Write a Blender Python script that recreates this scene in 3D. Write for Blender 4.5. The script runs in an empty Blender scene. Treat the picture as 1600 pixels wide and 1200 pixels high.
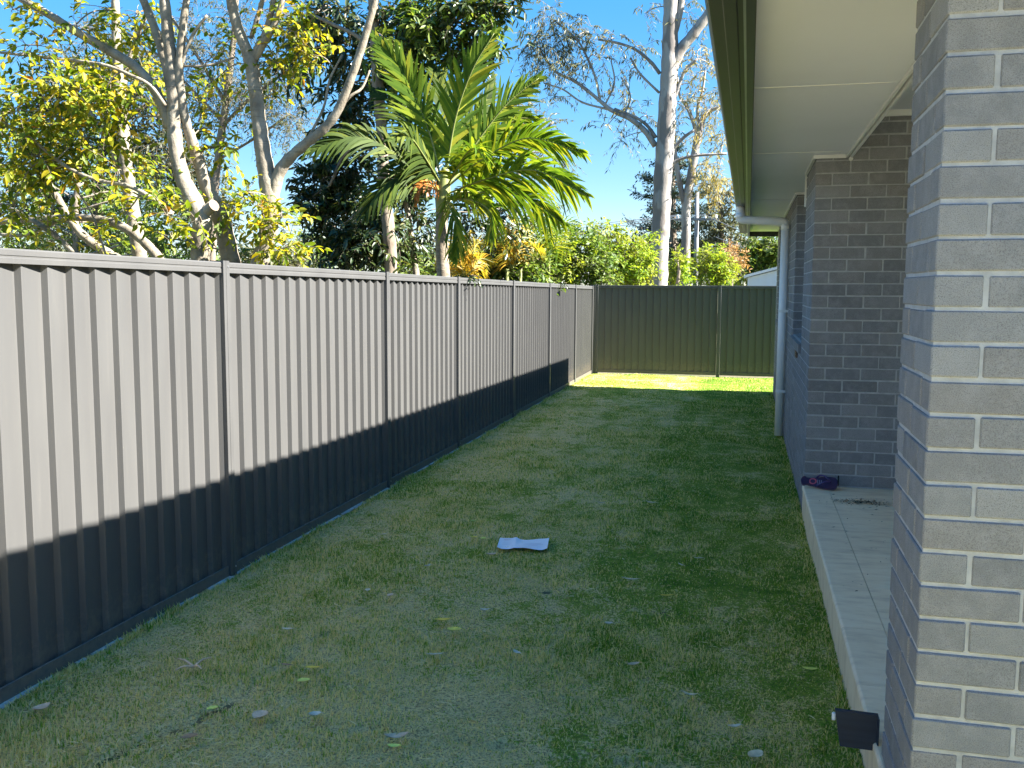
import bpy, math, random
import numpy as np
from mathutils import Vector

random.seed(7)
RNG = np.random.default_rng(7)
S = bpy.context.scene
R = math.radians

# ---------------------------------------------------------------- camera, sky, sun, exposure
CAM = np.array([0.0, 0.0, 1.609])
FPX, PITCH, YAW, ROLL = 1473.34, 0.1016, 0.2437, 0.0048
_cp, _sp, _cy, _sy = math.cos(PITCH), math.sin(PITCH), math.cos(YAW), math.sin(YAW)
FWD = np.array([-_sy * _cp, _cy * _cp, -_sp])
_r0 = np.array([_cy, _sy, 0.0]); _u0 = np.cross(_r0, FWD)
RGT = math.cos(ROLL) * _r0 + math.sin(ROLL) * _u0
UPV = -math.sin(ROLL) * _r0 + math.cos(ROLL) * _u0
cd = bpy.data.cameras.new('camera'); cam = bpy.data.objects.new('camera', cd)
S.collection.objects.link(cam)
from mathutils import Matrix
cam.matrix_world = Matrix(((RGT[0], UPV[0], -FWD[0], CAM[0]), (RGT[1], UPV[1], -FWD[1], CAM[1]),
                           (RGT[2], UPV[2], -FWD[2], CAM[2]), (0, 0, 0, 1)))
cd.sensor_width = 36.0; cd.lens = FPX / 1600 * 36.0; cd.clip_start = 0.05; cd.clip_end = 3000
S.camera = cam

SUN_DIR = Vector((-1.0, -0.03, -0.785)).normalized()      # the way the light travels
elev = math.asin(-SUN_DIR.z); azim = math.atan2(-SUN_DIR.x, -SUN_DIR.y)
W = bpy.data.worlds.new('World'); S.world = W; W.use_nodes = True
wn = W.node_tree.nodes; wl = W.node_tree.links
sky = wn.new('ShaderNodeTexSky'); sky.sky_type = 'NISHITA'; sky.sun_disc = False
sky.sun_elevation = elev; sky.sun_rotation = azim
sky.air_density = 1.0; sky.dust_density = 0.15; sky.ozone_density = 6.0
SKYG = 0.46
hs = wn.new('ShaderNodeHueSaturation'); hs.inputs['Hue'].default_value = 0.508; hs.inputs['Saturation'].default_value = 2.0
gm = wn.new('ShaderNodeGamma'); gm.inputs[1].default_value = SKYG
wl.new(sky.outputs[0], gm.inputs[0]); wl.new(gm.outputs[0], hs.inputs['Color']); wl.new(hs.outputs[0], wn['Background'].inputs[0]); wn['Background'].inputs[1].default_value = 0.091
sd = bpy.data.lights.new('sun', 'SUN'); sd.energy = 4.4; sd.angle = R(0.5); sd.color = (1.0, 0.96, 0.89)
so = bpy.data.objects.new('sun', sd); S.collection.objects.link(so)
so.rotation_euler = SUN_DIR.to_track_quat('-Z', 'Y').to_euler()
S.view_settings.view_transform = 'Standard'; S.view_settings.look = 'None'
S.view_settings.exposure = 2.75; S.view_settings.gamma = 1.0
S.view_settings.use_curve_mapping = False
S.render.engine = 'CYCLES'
S.cycles.max_bounces = 8; S.cycles.diffuse_bounces = 5; S.cycles.transparent_max_bounces = 8
S.cycles.use_denoising = True; S.cycles.denoising_prefilter = 'NONE'

def at(px, py, Y):
    """world point that a photo pixel shows at distance Y along the yard"""
    d = FWD + RGT * (px - 800) / FPX - UPV * (py - 600) / FPX
    return CAM + d * (Y / d[1])
def ppm(Y):
    return FPX / (Y * 0.98)
SL = -0.0063
def gz(y): return SL * min(max(y, -5.0), 19.0)
def fence_x(y): return -2.70 - 0.0166 * y

# ---------------------------------------------------------------- materials
def new_mat(name):
    m = bpy.data.materials.new(name); m.use_nodes = True
    nt = m.node_tree; return m, nt, nt.nodes['Principled BSDF']
def N(nt, t, **kw):
    n = nt.nodes.new(t)
    for k, v in kw.items(): setattr(n, k, v)
    return n
def L(nt, a, b): nt.links.new(a, b)
def ramp(nt, fac, stops):
    r = N(nt, 'ShaderNodeValToRGB'); e = r.color_ramp.elements
    e[0].position, e[0].color = stops[0][0], (*stops[0][1], 1)
    e[1].position, e[1].color = stops[-1][0], (*stops[-1][1], 1)
    for p, c in stops[1:-1]:
        q = e.new(p); q.color = (*c, 1)
    L(nt, fac, r.inputs[0]); return r.outputs[0]
def coords(nt, mode='obj', scale=None):
    if mode == 'obj':
        o = N(nt, 'ShaderNodeTexCoord').outputs['Object']
    else:
        o = N(nt, 'ShaderNodeNewGeometry').outputs['Position']
    if scale:
        mp = N(nt, 'ShaderNodeMapping'); mp.inputs['Scale'].default_value = scale
        L(nt, o, mp.inputs[0]); o = mp.outputs[0]
    return o
def noise(nt, vec, scale, detail=4, rough=0.55):
    n = N(nt, 'ShaderNodeTexNoise'); n.inputs['Scale'].default_value = scale
    n.inputs['Detail'].default_value = detail; n.inputs['Roughness'].default_value = rough
    if vec is not None: L(nt, vec, n.inputs['Vector'])
    return n.outputs[0]
def mixc(nt, fac, a, b, blend='MIX'):
    m = N(nt, 'ShaderNodeMix', data_type='RGBA', blend_type=blend)
    for i, v in ((0, fac), (6, a), (7, b)):
        if hasattr(v, 'is_linked') or hasattr(v, 'links'): L(nt, v, m.inputs[i])
        elif i == 0: m.inputs[0].default_value = v
        else: m.inputs[i].default_value = (*v, 1)
    return m.outputs[2]
def bump(nt, h, strength, dist, bs):
    b = N(nt, 'ShaderNodeBump'); b.inputs['Strength'].default_value = strength
    b.inputs['Distance'].default_value = dist; L(nt, h, b.inputs['Height']); L(nt, b.outputs[0], bs.inputs['Normal'])

def simple(name, col, rough=0.5, metallic=0.0, var=0.12, nscale=3.0, bmp=0.0, bscale=60.0, spec=0.5, vs=None):
    m, nt, b = new_mat(name)
    v = coords(nt, 'pos', vs)
    f = noise(nt, v, nscale, 5)
    lo = tuple(c * (1 - var) for c in col); hi = tuple(min(1, c * (1 + var)) for c in col)
    L(nt, ramp(nt, f, [(0.3, lo), (0.7, hi)]), b.inputs['Base Color'])
    b.inputs['Roughness'].default_value = rough; b.inputs['Metallic'].default_value = metallic
    b.inputs['Specular IOR Level'].default_value = spec
    if bmp: bump(nt, noise(nt, v, bscale, 4), bmp, 0.004, b)
    return m

def brick_mat():
    m, nt, b = new_mat('grey_brick')
    v = coords(nt, 'pos')
    g = N(nt, 'ShaderNodeNewGeometry'); oi = N(nt, 'ShaderNodeObjectInfo')
    add = N(nt, 'ShaderNodeMath', operation='ADD'); L(nt, g.outputs['Random Per Island'], add.inputs[0]); L(nt, oi.outputs['Random'], add.inputs[1])
    fr = N(nt, 'ShaderNodeMath', operation='FRACT'); L(nt, add.outputs[0], fr.inputs[0])
    base = ramp(nt, fr.outputs[0], [(0.0, (0.190, 0.194, 0.204)), (0.3, (0.225, 0.230, 0.242)), (0.6, (0.250, 0.242, 0.240)), (0.8, (0.242, 0.247, 0.256)), (1.0, (0.300, 0.302, 0.308))])
    blot = noise(nt, v, 14, 6, 0.65)
    c1 = mixc(nt, ramp(nt, blot, [(0.44, (0, 0, 0)), (0.70, (0.42, 0.42, 0.42))]), base, (0.38, 0.38, 0.39))
    sp = noise(nt, v, 420, 3, 0.7)
    c2 = mixc(nt, ramp(nt, sp, [(0.35, (0.75, 0.75, 0.75)), (0.5, (0, 0, 0))]), c1, (0.10, 0.098, 0.10))
    sp2 = noise(nt, v, 260, 2, 0.6)
    c3 = mixc(nt, ramp(nt, sp2, [(0.68, (0, 0, 0)), (0.76, (0.5, 0.5, 0.5))]), c2, (0.46, 0.46, 0.46))
    L(nt, c3, b.inputs['Base Color']); b.inputs['Roughness'].default_value = 0.92
    b.inputs['Specular IOR Level'].default_value = 0.25
    h = N(nt, 'ShaderNodeMath', operation='ADD'); L(nt, sp, h.inputs[0]); L(nt, noise(nt, v, 90, 4, 0.6), h.inputs[1])
    bump(nt, h.outputs[0], 0.55, 0.004, b)
    return m
def fence_mat(name='grey_steel_sheet'):
    m, nt, b = new_mat(name)
    v = coords(nt, 'pos', (1, 1, 0.25)); f = noise(nt, v, 5, 5)
    col = ramp(nt, f, [(0.3, (0.078, 0.077, 0.075)), (0.7, (0.089, 0.088, 0.085))])
    wp = coords(nt, 'pos'); sz = N(nt, 'ShaderNodeSeparateXYZ'); L(nt, wp, sz.inputs[0])
    mr = N(nt, 'ShaderNodeMapRange'); L(nt, sz.outputs[2], mr.inputs[0]); mr.inputs[1].default_value = 0.0; mr.inputs[2].default_value = 0.30; mr.inputs[3].default_value = 0.30; mr.inputs[4].default_value = -0.12
    ad = N(nt, 'ShaderNodeMath', operation='ADD'); L(nt, noise(nt, wp, 26, 6, 0.7), ad.inputs[0]); L(nt, mr.outputs[0], ad.inputs[1])
    col = mixc(nt, ramp(nt, ad.outputs[0], [(0.55, (0, 0, 0)), (0.80, (0.6, 0.6, 0.6))]), col, (0.17, 0.145, 0.11))      # dried mud splash along the foot
    st = noise(nt, coords(nt, 'pos', (9, 9, 0.5)), 3.0, 5, 0.65)
    col = mixc(nt, ramp(nt, st, [(0.56, (0, 0, 0)), (0.74, (0.28, 0.28, 0.28))]), col, (0.125, 0.118, 0.108))             # faint dusty runs
    L(nt, col, b.inputs['Base Color'])
    r = N(nt, 'ShaderNodeMapRange'); L(nt, noise(nt, v, 9, 4), r.inputs[0]); r.inputs[3].default_value = 0.42; r.inputs[4].default_value = 0.58
    L(nt, r.outputs[0], b.inputs['Roughness']); b.inputs['Specular IOR Level'].default_value = 0.25
    bump(nt, noise(nt, v, 3, 3), 0.08, 0.01, b)
    return m
def tile_mat():
    m, nt, b = new_mat('cream_porch_tile')
    v = coords(nt, 'pos', (1, 3.2, 1)); oi = N(nt, 'ShaderNodeObjectInfo')
    f = noise(nt, v, 5, 7, 0.62)
    c = ramp(nt, f, [(0.32, (0.70, 0.55, 0.38)), (0.5, (0.87, 0.71, 0.49)), (0.7, (0.92, 0.78, 0.57))])
    st = noise(nt, coords(nt, 'pos', (1.2, 4, 1)), 22, 5, 0.7)
    c = mixc(nt, ramp(nt, st, [(0.62, (0, 0, 0)), (0.75, (0.55, 0.55, 0.55))]), c, (0.24, 0.22, 0.19))
    t = ramp(nt, oi.outputs['Random'], [(0, (0.92, 0.92, 0.93)), (1, (1.0, 1.0, 1.0))])
    L(nt, mixc(nt, 1.0, c, t, 'MULTIPLY'), b.inputs['Base Color']); b.inputs['Roughness'].default_value = 0.62
    bump(nt, f, 0.15, 0.002, b); return m
def bark_mat(name, a, bb, c, scale=9.0, vs=(1, 1, 0.35), patch=None, rings=0.0):
    m, nt, b = new_mat(name); v = coords(nt, 'pos', vs)
    f = noise(nt, v, scale, 7, 0.65)
    col = ramp(nt, f, [(0.30, a), (0.5, bb), (0.72, c)])
    if patch:
        p = noise(nt, coords(nt, 'pos', (1, 1, 0.5)), 2.3, 3, 0.5)
        col = mixc(nt, ramp(nt, p, [(0.52, (0, 0, 0)), (0.57, (0.75, 0.75, 0.75))]), col, patch)
    if rings:
        rr = noise(nt, coords(nt, 'pos', (3, 3, 42)), 1.0, 3, 0.6)
        col = mixc(nt, ramp(nt, rr, [(0.56, (0, 0, 0)), (0.66, (rings,) * 3)]), col, tuple(x * 0.5 for x in bb))
    L(nt, col, b.inputs['Base Color']); b.inputs['Roughness'].default_value = 0.9; b.inputs['Specular IOR Level'].default_value = 0.2
    bump(nt, noise(nt, v, scale * 4, 5, 0.65), 0.5, 0.02, b); return m
def leaf_mat(name, stops, trans=0.45, rough=0.5, clump=None, spec=0.4):
    m, nt, b = new_mat(name)
    g = N(nt, 'ShaderNodeNewGeometry')
    col = ramp(nt, g.outputs['Random Per Island'], stops)
    if clump:
        f = noise(nt, g.outputs['Position'], clump[0], 2)
        col = mixc(nt, ramp(nt, f, [(0.4, (0, 0, 0)), (0.62, (clump[2],) * 3)]), col, clump[1])
    L(nt, col, b.inputs['Base Color']); b.inputs['Roughness'].default_value = rough
    b.inputs['Specular IOR Level'].default_value = spec
    tr = N(nt, 'ShaderNodeBsdfTranslucent')
    L(nt, mixc(nt, 1.0, col, (1.5, 1.45, 0.75), 'MULTIPLY'), tr.inputs[0])
    mx = N(nt, 'ShaderNodeMixShader'); mx.inputs[0].default_value = trans
    L(nt, b.outputs[0], mx.inputs[1]); L(nt, tr.outputs[0], mx.inputs[2])
    L(nt, mx.outputs[0], nt.nodes['Material Output'].inputs[0]); return m
def lawn_colour(nt, pos, rnd):
    """turf colour: lush and dry patches, rolls of turf laid side by side, sunlit far strip toned down"""
    big = noise(nt, pos, 1.1, 4, 0.6); mid = noise(nt, pos, 4.5, 5, 0.7)
    sx = N(nt, 'ShaderNodeSeparateXYZ'); L(nt, pos, sx.inputs[0])
    def mapr(sock, a0, a1, b0, b1):
        r = N(nt, 'ShaderNodeMapRange'); L(nt, sock, r.inputs[0])
        for k, v in zip((1, 2, 3, 4), (a0, a1, b0, b1)): r.inputs[k].default_value = v
        return r.outputs[0]
    def fma(sock, k, add):
        r = N(nt, 'ShaderNodeMath', operation='MULTIPLY_ADD'); L(nt, sock, r.inputs[0]); r.inputs[1].default_value = k
        if add is None: r.inputs[2].default_value = 0.0
        else: L(nt, add, r.inputs[2])
        return r.outputs[0]
    sw = N(nt, 'ShaderNodeCombineXYZ'); sx_ = N(nt, 'ShaderNodeSeparateXYZ'); L(nt, pos, sx_.inputs[0]); L(nt, sx_.outputs[1], sw.inputs[0]); L(nt, sx_.outputs[0], sw.inputs[1])
    br = N(nt, 'ShaderNodeTexBrick'); L(nt, sw.outputs[0], br.inputs['Vector'])           # rolls of turf laid side by side
    br.inputs['Scale'].default_value = 1.0; br.inputs['Mortar Size'].default_value = 0.0
    br.inputs['Brick Width'].default_value = 1.7; br.inputs['Row Height'].default_value = 0.62
    br.inputs['Color1'].default_value = (0, 0, 0, 1); br.inputs['Color2'].default_value = (1, 1, 1, 1)
    f = fma(big, 0.40, None); f = fma(mid, 0.68, f); f = fma(rnd, 0.62, f); f = fma(br.outputs[0], 0.07, f)
    f = fma(mapr(sx.outputs[1], 2.8, 5.5, 1, 0), 0.13, f)                        # the turf near the street end is the driest
    f = fma(mapr(sx.outputs[0], -0.95, -0.62, 1, 0), 0.10, f)                      # rolls along the house are lusher
    f = fma(mapr(sx.outputs[1], 13.0, 16.5, 0, 1), -0.09, f)  # turf colour darkened where the sunlit far strip would burn out
    return ramp(nt, f, [(0.53, (0.060, 0.140, 0.010)), (0.80, (0.165, 0.315, 0.022)), (0.95, (0.38, 0.43, 0.070)), (0.99, (0.78, 0.64, 0.30))])

M = {}
M['brick'] = brick_mat()
M['mortar'] = simple('pale_mortar', (0.40, 0.405, 0.41), 0.95, var=0.16, nscale=20, bmp=0.5, bscale=180, spec=0.2)
M['fence'] = fence_mat()
M['fence_dark'] = simple('dark_steel_post', (0.080, 0.079, 0.077), 0.45, var=0.08, spec=0.4)
M['white'] = simple('white_paint', (0.74, 0.74, 0.71), 0.5, var=0.04, nscale=2)
M['soffit'] = simple('soffit_board', (0.80, 0.81, 0.86), 0.7, var=0.03, nscale=1.2)
M['gutter'] = simple('dark_gutter_steel', (0.030, 0.031, 0.034), 0.34, var=0.08, spec=0.28)
M['pipe'] = simple('painted_downpipe', (0.86, 0.86, 0.85), 0.45, var=0.05)
M['roof'] = simple('dark_roof_steel', (0.06, 0.062, 0.065), 0.4, var=0.1)
M['tile'] = tile_mat()
M['concrete'] = simple('slab_edge_concrete', (0.66, 0.56, 0.42), 0.85, var=0.2, nscale=8, bmp=0.4, bscale=60)
M['black'] = simple('navy_black_plastic', (0.018, 0.026, 0.046), 0.55, var=0.3, nscale=2, vs=(0.6, 1, 34), bmp=0.25, bscale=3)
M['glass'] = simple('dark_window_glass', (0.03, 0.035, 0.04), 0.08, var=0.05)
M['dark_gap'] = simple('dark_void', (0.012, 0.012, 0.012), 0.9)
M['brown'] = simple('brown_plastic', (0.13, 0.075, 0.045), 0.6, var=0.2, nscale=30)
M['alu'] = simple('zinc_screw', (0.45, 0.45, 0.45), 0.35, metallic=0.8)

def obj(name, me, mat, parent=None, loc=None, kind=None):
    o = bpy.data.objects.new(name, me); S.collection.objects.link(o)
    if mat is not None:
        for mm in (mat if isinstance(mat, (list, tuple)) else [mat]): me.materials.append(mm)
    if parent is not None: o.parent = parent
    if loc is not None: o.location = loc
    if kind: o['kind'] = kind
    return o
def empty(name, label, cat, loc=(0, 0, 0), group=None):
    o = bpy.data.objects.new(name, None); S.collection.objects.link(o); o.location = loc
    o.empty_display_size = 0.1
    tag(o, label, cat, group); return o
def tag(o, label, cat, group=None):
    o['label'] = label; o['category'] = cat
    if group: o['group'] = group

def np_mesh(name, V, F, mi=None, smooth=False):
    """V (n,3); F list of (m,k) index arrays, each with its own k"""
    me = bpy.data.meshes.new(name); V = np.asarray(V, np.float32)
    me.vertices.add(len(V)); me.vertices.foreach_set('co', V.ravel())
    F = [np.asarray(f, np.int32) for f in F if len(f)]
    nl = sum(f.size for f in F); npoly = sum(len(f) for f in F)
    me.loops.add(nl); me.polygons.add(npoly)
    me.loops.foreach_set('vertex_index', np.concatenate([f.ravel() for f in F]))
    tot = np.concatenate([np.full(len(f), f.shape[1], np.int32) for f in F])
    st = np.zeros(npoly, np.int32); st[1:] = np.cumsum(tot)[:-1]
    me.polygons.foreach_set('loop_start', st)
    if mi is not None: me.polygons.foreach_set('material_index', np.asarray(mi, np.int32))
    if smooth: me.polygons.foreach_set('use_smooth', np.ones(npoly, bool))
    me.update(calc_edges=True); return me

class MB:
    """collects boxes, prisms and tubes, then makes one mesh"""
    def __init__(s): s.v = []; s.f = []; s.m = []
    def add(s, vs, fs, m=0):
        b = len(s.v); s.v += [tuple(map(float, p)) for p in vs]; s.f += [tuple(i + b for i in f) for f in fs]; s.m += [m] * len(fs)
    def box(s, a, b, m=0, ch=0.0):
        x0, y0, z0 = a; x1, y1, z1 = b
        if ch <= 0:
            s.add([(x0, y0, z0), (x1, y0, z0), (x1, y1, z0), (x0, y1, z0), (x0, y0, z1), (x1, y0, z1), (x1, y1, z1), (x0, y1, z1)],
                  [(0, 3, 2, 1), (4, 5, 6, 7), (0, 1, 5, 4), (1, 2, 6, 5), (2, 3, 7, 6), (3, 0, 4, 7)], m); return
        # box with chamfered edges: 24 vertices
        vs = []; idx = {}
        for ix, x in ((0, x0), (1, x1)):
            for iy, y in ((0, y0), (1, y1)):
                for iz, z in ((0, z0), (1, z1)):
                    sx, sy, sz = (ch if ix == 0 else -ch), (ch if iy == 0 else -ch), (ch if iz == 0 else -ch)
                    idx[ix, iy, iz] = len(vs); vs += [(x, y + sy, z + sz), (x + sx, y, z + sz), (x + sx, y + sy, z)]
        I = lambda a, b_, c, k: idx[a, b_, c] + k
        fs = []
        for i in (0, 1):
            q = [(0, 0), (1, 0), (1, 1), (0, 1)]
            f = [I(i, a_, b_, 0) for a_, b_ in q]; fs.append(tuple(f if i else f[::-1]))
            f = [I(a_, i, b_, 1) for a_, b_ in q]; fs.append(tuple(f[::-1] if i else f))
            f = [I(a_, b_, i, 2) for a_, b_ in q]; fs.append(tuple(f if i else f[::-1]))
        for a_ in (0, 1):
            for b_ in (0, 1):
                fs.append((I(0, a_, b_, 1), I(1, a_, b_, 1), I(1, a_, b_, 2), I(0, a_, b_, 2)))
                fs.append((I(a_, 0, b_, 0), I(a_, 1, b_, 0), I(a_, 1, b_, 2), I(a_, 0, b_, 2)))
                fs.append((I(a_, b_, 0, 0), I(a_, b_, 1, 0), I(a_, b_, 1, 1), I(a_, b_, 0, 1)))
                for c_ in (0, 1): fs.append((I(a_, b_, c_, 0), I(a_, b_, c_, 1), I(a_, b_, c_, 2)))
        s.add(vs, fs, m)
    def extrude(s, prof, p0, p1, ax, az, m=0, caps=True):
        """profile [(a, b)] in the ax/az axes swept from p0 to p1"""
        p0, p1, ax, az = (np.asarray(q, float) for q in (p0, p1, ax, az)); n = len(prof)
        vs = [p0 + ax * a + az * b for a, b in prof] + [p1 + ax * a + az * b for a, b in prof]
        fs = [(i, (i + 1) % n, n + (i + 1) % n, n + i) for i in range(n)]
        if caps: fs += [tuple(range(n - 1, -1, -1)), tuple(range(n, 2 * n))]
        s.add(vs, fs, m)
    def tube(s, pts, rad, n=8, m=0, cap=True):
        P = np.asarray(pts, float); k = len(P); rad = np.broadcast_to(np.asarray(rad, float), (k,))
        T = np.gradient(P, axis=0); T /= np.linalg.norm(T, axis=1)[:, None] + 1e-12
        up = np.array([0, 0, 1.0]) if abs(T[0][2]) < 0.9 else np.array([1.0, 0, 0])
        u = np.cross(T[0], up); u /= np.linalg.norm(u); vs = []
        for i in range(k):
            u = u - T[i] * (u @ T[i]); u /= np.linalg.norm(u) + 1e-12; w = np.cross(T[i], u)
            for j in range(n):
                a = 2 * math.pi * j / n; vs.append(P[i] + rad[i] * (math.cos(a) * u + math.sin(a) * w))
        fs = [(i * n + j, i * n + (j + 1) % n, (i + 1) * n + (j + 1) % n, (i + 1) * n + j) for i in range(k - 1) for j in range(n)]
        if cap: fs += [tuple(range(n - 1, -1, -1)), tuple((k - 1) * n + j for j in range(n))]
        s.add(vs, fs, m)
    def mesh(s, name, smooth=False):
        me = bpy.data.meshes.new(name); me.from_pydata(s.v, [], s.f)
        me.polygons.foreach_set('material_index', s.m)
        if smooth: me.polygons.foreach_set('use_smooth', [True] * len(s.f))
        me.update(); return me
    def build(s, name, mat, parent=None, kind=None, smooth=False): return obj(name, s.mesh(name, smooth), mat, parent, kind=kind)
def boxobj(name, a, b, mat, parent=None, ch=0.0, kind=None):
    m = MB(); m.box(a, b, 0, ch); return m.build(name, mat, parent, kind)

# ---------------------------------------------------------------- ground and lawn
mg, nt, b = new_mat('rough_ground'); v = coords(nt, 'pos')
L(nt, ramp(nt, noise(nt, v, 0.8, 6, 0.65), [(0.35, (0.06, 0.075, 0.025)), (0.55, (0.12, 0.11, 0.05)), (0.7, (0.17, 0.14, 0.09))]), b.inputs['Base Color'])
b.inputs['Roughness'].default_value = 0.95; bump(nt, noise(nt, v, 12, 5), 0.8, 0.05, b); M['ground'] = mg
ml, nt, b = new_mat('turf'); v = coords(nt, 'pos')
rn = noise(nt, v, 60, 3, 0.7)
lc = lawn_colour(nt, v, rn)
so_ = noise(nt, v, 95, 4, 0.75)
L(nt, mixc(nt, ramp(nt, so_, [(0.38, (0.8, 0.8, 0.8)), (0.55, (0, 0, 0))]), lc, (0.12, 0.105, 0.05)), b.inputs['Base Color'])
b.inputs['Roughness'].default_value = 0.95; b.inputs['Specular IOR Level'].default_value = 0.1
bump(nt, so_, 0.8, 0.02, b); M['lawn'] = ml

m = MB()
ys = [-400, -40, -5, 19, 60, 400, 1200]
for y0, y1 in zip(ys[:-1], ys[1:]):
    m.add([(-900, y0, gz(y0) - 0.02), (900, y0, gz(y0) - 0.02), (900, y1, gz(y1) - 0.02), (-900, y1, gz(y1) - 0.02)], [(0, 1, 2, 3)])
m.build('ground', M['ground'], kind='structure')

# turf sheet with real unevenness and a few sunken joints between the rolls
SEAMS = [((-2.3, 2.2), (-1.95, 3.15), (-1.88, 3.95), 0.030), ((-1.75, 3.05), (-1.1, 3.12), (-0.25, 3.08), 0.022),
         ((-1.05, 5.0), (-0.83, 4.3), (-0.80, 3.9), 0.016), ((-1.95, 7.0), (-1.8, 6.9), (-1.66, 7.15), 0.016),
         ((-0.9, 4.92), (-0.4, 4.75), (0.1, 4.6), 0.016), ((-1.3, 8.6), (-0.9, 8.65), (-0.5, 8.55), 0.014), ((-2.1, 9.9), (-1.6, 10.0), (-1.2, 9.9), 0.02),
         ((-0.80, 5.2), (-0.78, 6.4), (-0.80, 7.6), 0.012), ((-0.78, 8.2), (-0.80, 9.6), (-0.78, 11.0), 0.014), ((-1.45, 6.2), (-1.42, 7.4), (-1.44, 8.3), 0.012), ((-1.42, 9.0), (-1.44, 10.5), (-1.42, 12.0), 0.014), ((-0.12, 4.2), (-0.15, 5.6), (-0.14, 6.8), 0.010)]
def seam_depth(x, y):
    d = np.zeros_like(x)
    for a, b_, c, w in SEAMS:
        for p, q in ((a, b_), (b_, c)):
            p = np.array(p); q = np.array(q); e = q - p; t = np.clip(((x - p[0]) * e[0] + (y - p[1]) * e[1]) / (e @ e), 0, 1)
            wob = 0.02 * np.sin(x * 23 + y * 17) + 0.012 * np.sin(x * 61 - y * 47)
            dist = np.hypot(x - p[0] - t * e[0] + wob, y - p[1] - t * e[1] + wob)
            d = np.maximum(d, np.exp(-(dist / w) ** 2))
    return d
def lawn_z(x, y):
    z = SL * np.clip(y, -5, 19) + 0.012 * np.sin(x * 2.1 + 0.7 * np.sin(y * 1.3)) * np.sin(y * 1.7 + 0.4) + 0.006 * np.sin(x * 6.3 + y * 2.2) * np.sin(y * 5.1 - x)
    return z - 0.028 * seam_depth(x, y) + 0.006
nx, ny = 90, 560
gx = np.linspace(0, 1, nx); gy = np.linspace(-4, 18.88, ny)
GX, GY = np.meshgrid(gx, gy)
LX = fence_x(GY) - 0.03 + GX * (0.47 - (fence_x(GY) - 0.03))
LZ = lawn_z(LX, GY)
V = np.stack([LX, GY, LZ], -1).reshape(-1, 3)
ii = (np.arange(ny - 1)[:, None] * nx + np.arange(nx - 1)[None]).ravel()
F = np.stack([ii, ii + 1, ii + 1 + nx, ii + nx], 1)
obj('lawn', np_mesh('lawn', V, [F], smooth=True), M['lawn'], kind='structure')
# the sunny yard goes on behind the photographer
m = MB(); m.add([(-2.7, -14, gz(-14) + 0.002), (14, -14, gz(-14) + 0.002), (14, 2.3, gz(2.3) - 0.004), (0.47, 2.3, gz(2.3) - 0.004), (0.47, -3.99, gz(-3.99) + 0.002), (-2.7, -3.99, gz(-3.99) + 0.002)], [(0, 1, 4, 5), (1, 2, 3, 4)])
m.build('lawn', M['lawn'], kind='structure')
M['bounce'] = simple('bounce_concrete', (0.22, 0.235, 0.255), 0.9, var=0.1, nscale=2, bmp=0.2)
m = MB(); m.box((-2.6, -9.0, -0.02), (9.0, -0.6, 0.052)); m.build('bounce_slab', M['bounce'], kind='structure')  # unseen slab added to bounce sunlight onto the pier and soffit
# beyond the end of the house the yard goes on to the right
nx2, ny2 = 60, 60
GX, GY = np.meshgrid(np.linspace(0.47, 8, nx2), np.linspace(15.75, 18.88, ny2))
V = np.stack([GX, GY, lawn_z(GX, GY)], -1).reshape(-1, 3)
ii = (np.arange(ny2 - 1)[:, None] * nx2 + np.arange(nx2 - 1)[None]).ravel()
obj('lawn', np_mesh('lawn_end', V, [np.stack([ii, ii + 1, ii + 1 + nx2, ii + nx2], 1)], smooth=True), M['lawn'], kind='structure')

# ---------------------------------------------------------------- house
Z_SLAB, Z_SOF, XW = 0.185, 2.55, 0.4386
Y_W2, Y_END = 7.10, 16.25
house = empty('brick_house', 'grey brick house with pale soffit, dark gutter and tiled porch beside the lawn', 'house', (XW, 7.0, 0))
house.location = (0, 0, 0)
JZ = [2.251 - 0.086 * n for n in range(-4, 28)]         # bed joint heights, shared by every wall
rows = [(k, 2.251 - 0.086 * k + 0.005, 2.251 - 0.086 * (k - 1) - 0.005) for k in range(-3, 27)]   # bed row k lies above joint k

def brick_mesh(name, lx, ly, lz=0.076):
    b_ = MB(); b_.box((0, 0, 0), (lx, ly, lz), 0, 0.0035); return b_.mesh(name)
BM = {k: brick_mesh('brick', *k) for k in ((0.11, 0.23), (0.23, 0.11), (0.11, 0.11), (0.12, 0.11))}
for me in BM.values(): me.materials.append(M['brick'])
def put_brick(size, x, y, z, parent):
    o = bpy.data.objects.new('brick', BM[size]); S.collection.objects.link(o); o.parent = parent
    j = lambda a: random.uniform(-a, a)
    o.location = (x + j(0.002), y + j(0.002), z + j(0.0015)); o.rotation_euler = (0, j(0.005), j(0.006))
    return o
# pier at the near corner of the porch
PY0, PW = 2.480, 0.47
pm = MB(); pm.box((XW + 0.0045, PY0 + 0.0045, -0.06), (XW + PW - 0.0045, PY0 + PW - 0.0045, Z_SOF + 0.04))
pier = pm.build('brick_pier', M['mortar'], house)
for k, z0, z1 in rows:
    if z0 > Z_SOF: continue
    if k % 2 == 0:
        lay = [((0.11, 0.23), 0, 0), ((0.11, 0.23), 0, 0.24), ((0.23, 0.11), 0.12, 0), ((0.11, 0.23), 0.36, 0), ((0.11, 0.23), 0.36, 0.24)]
    else:
        lay = [((0.23, 0.11), 0, 0), ((0.23, 0.11), 0.24, 0), ((0.11, 0.23), 0, 0.12), ((0.23, 0.11), 0, 0.36), ((0.23, 0.11), 0.24, 0.36)]
    for sz, dx, dy in lay: put_brick(sz, XW + dx, PY0 + dy, z0, pier)

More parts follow.
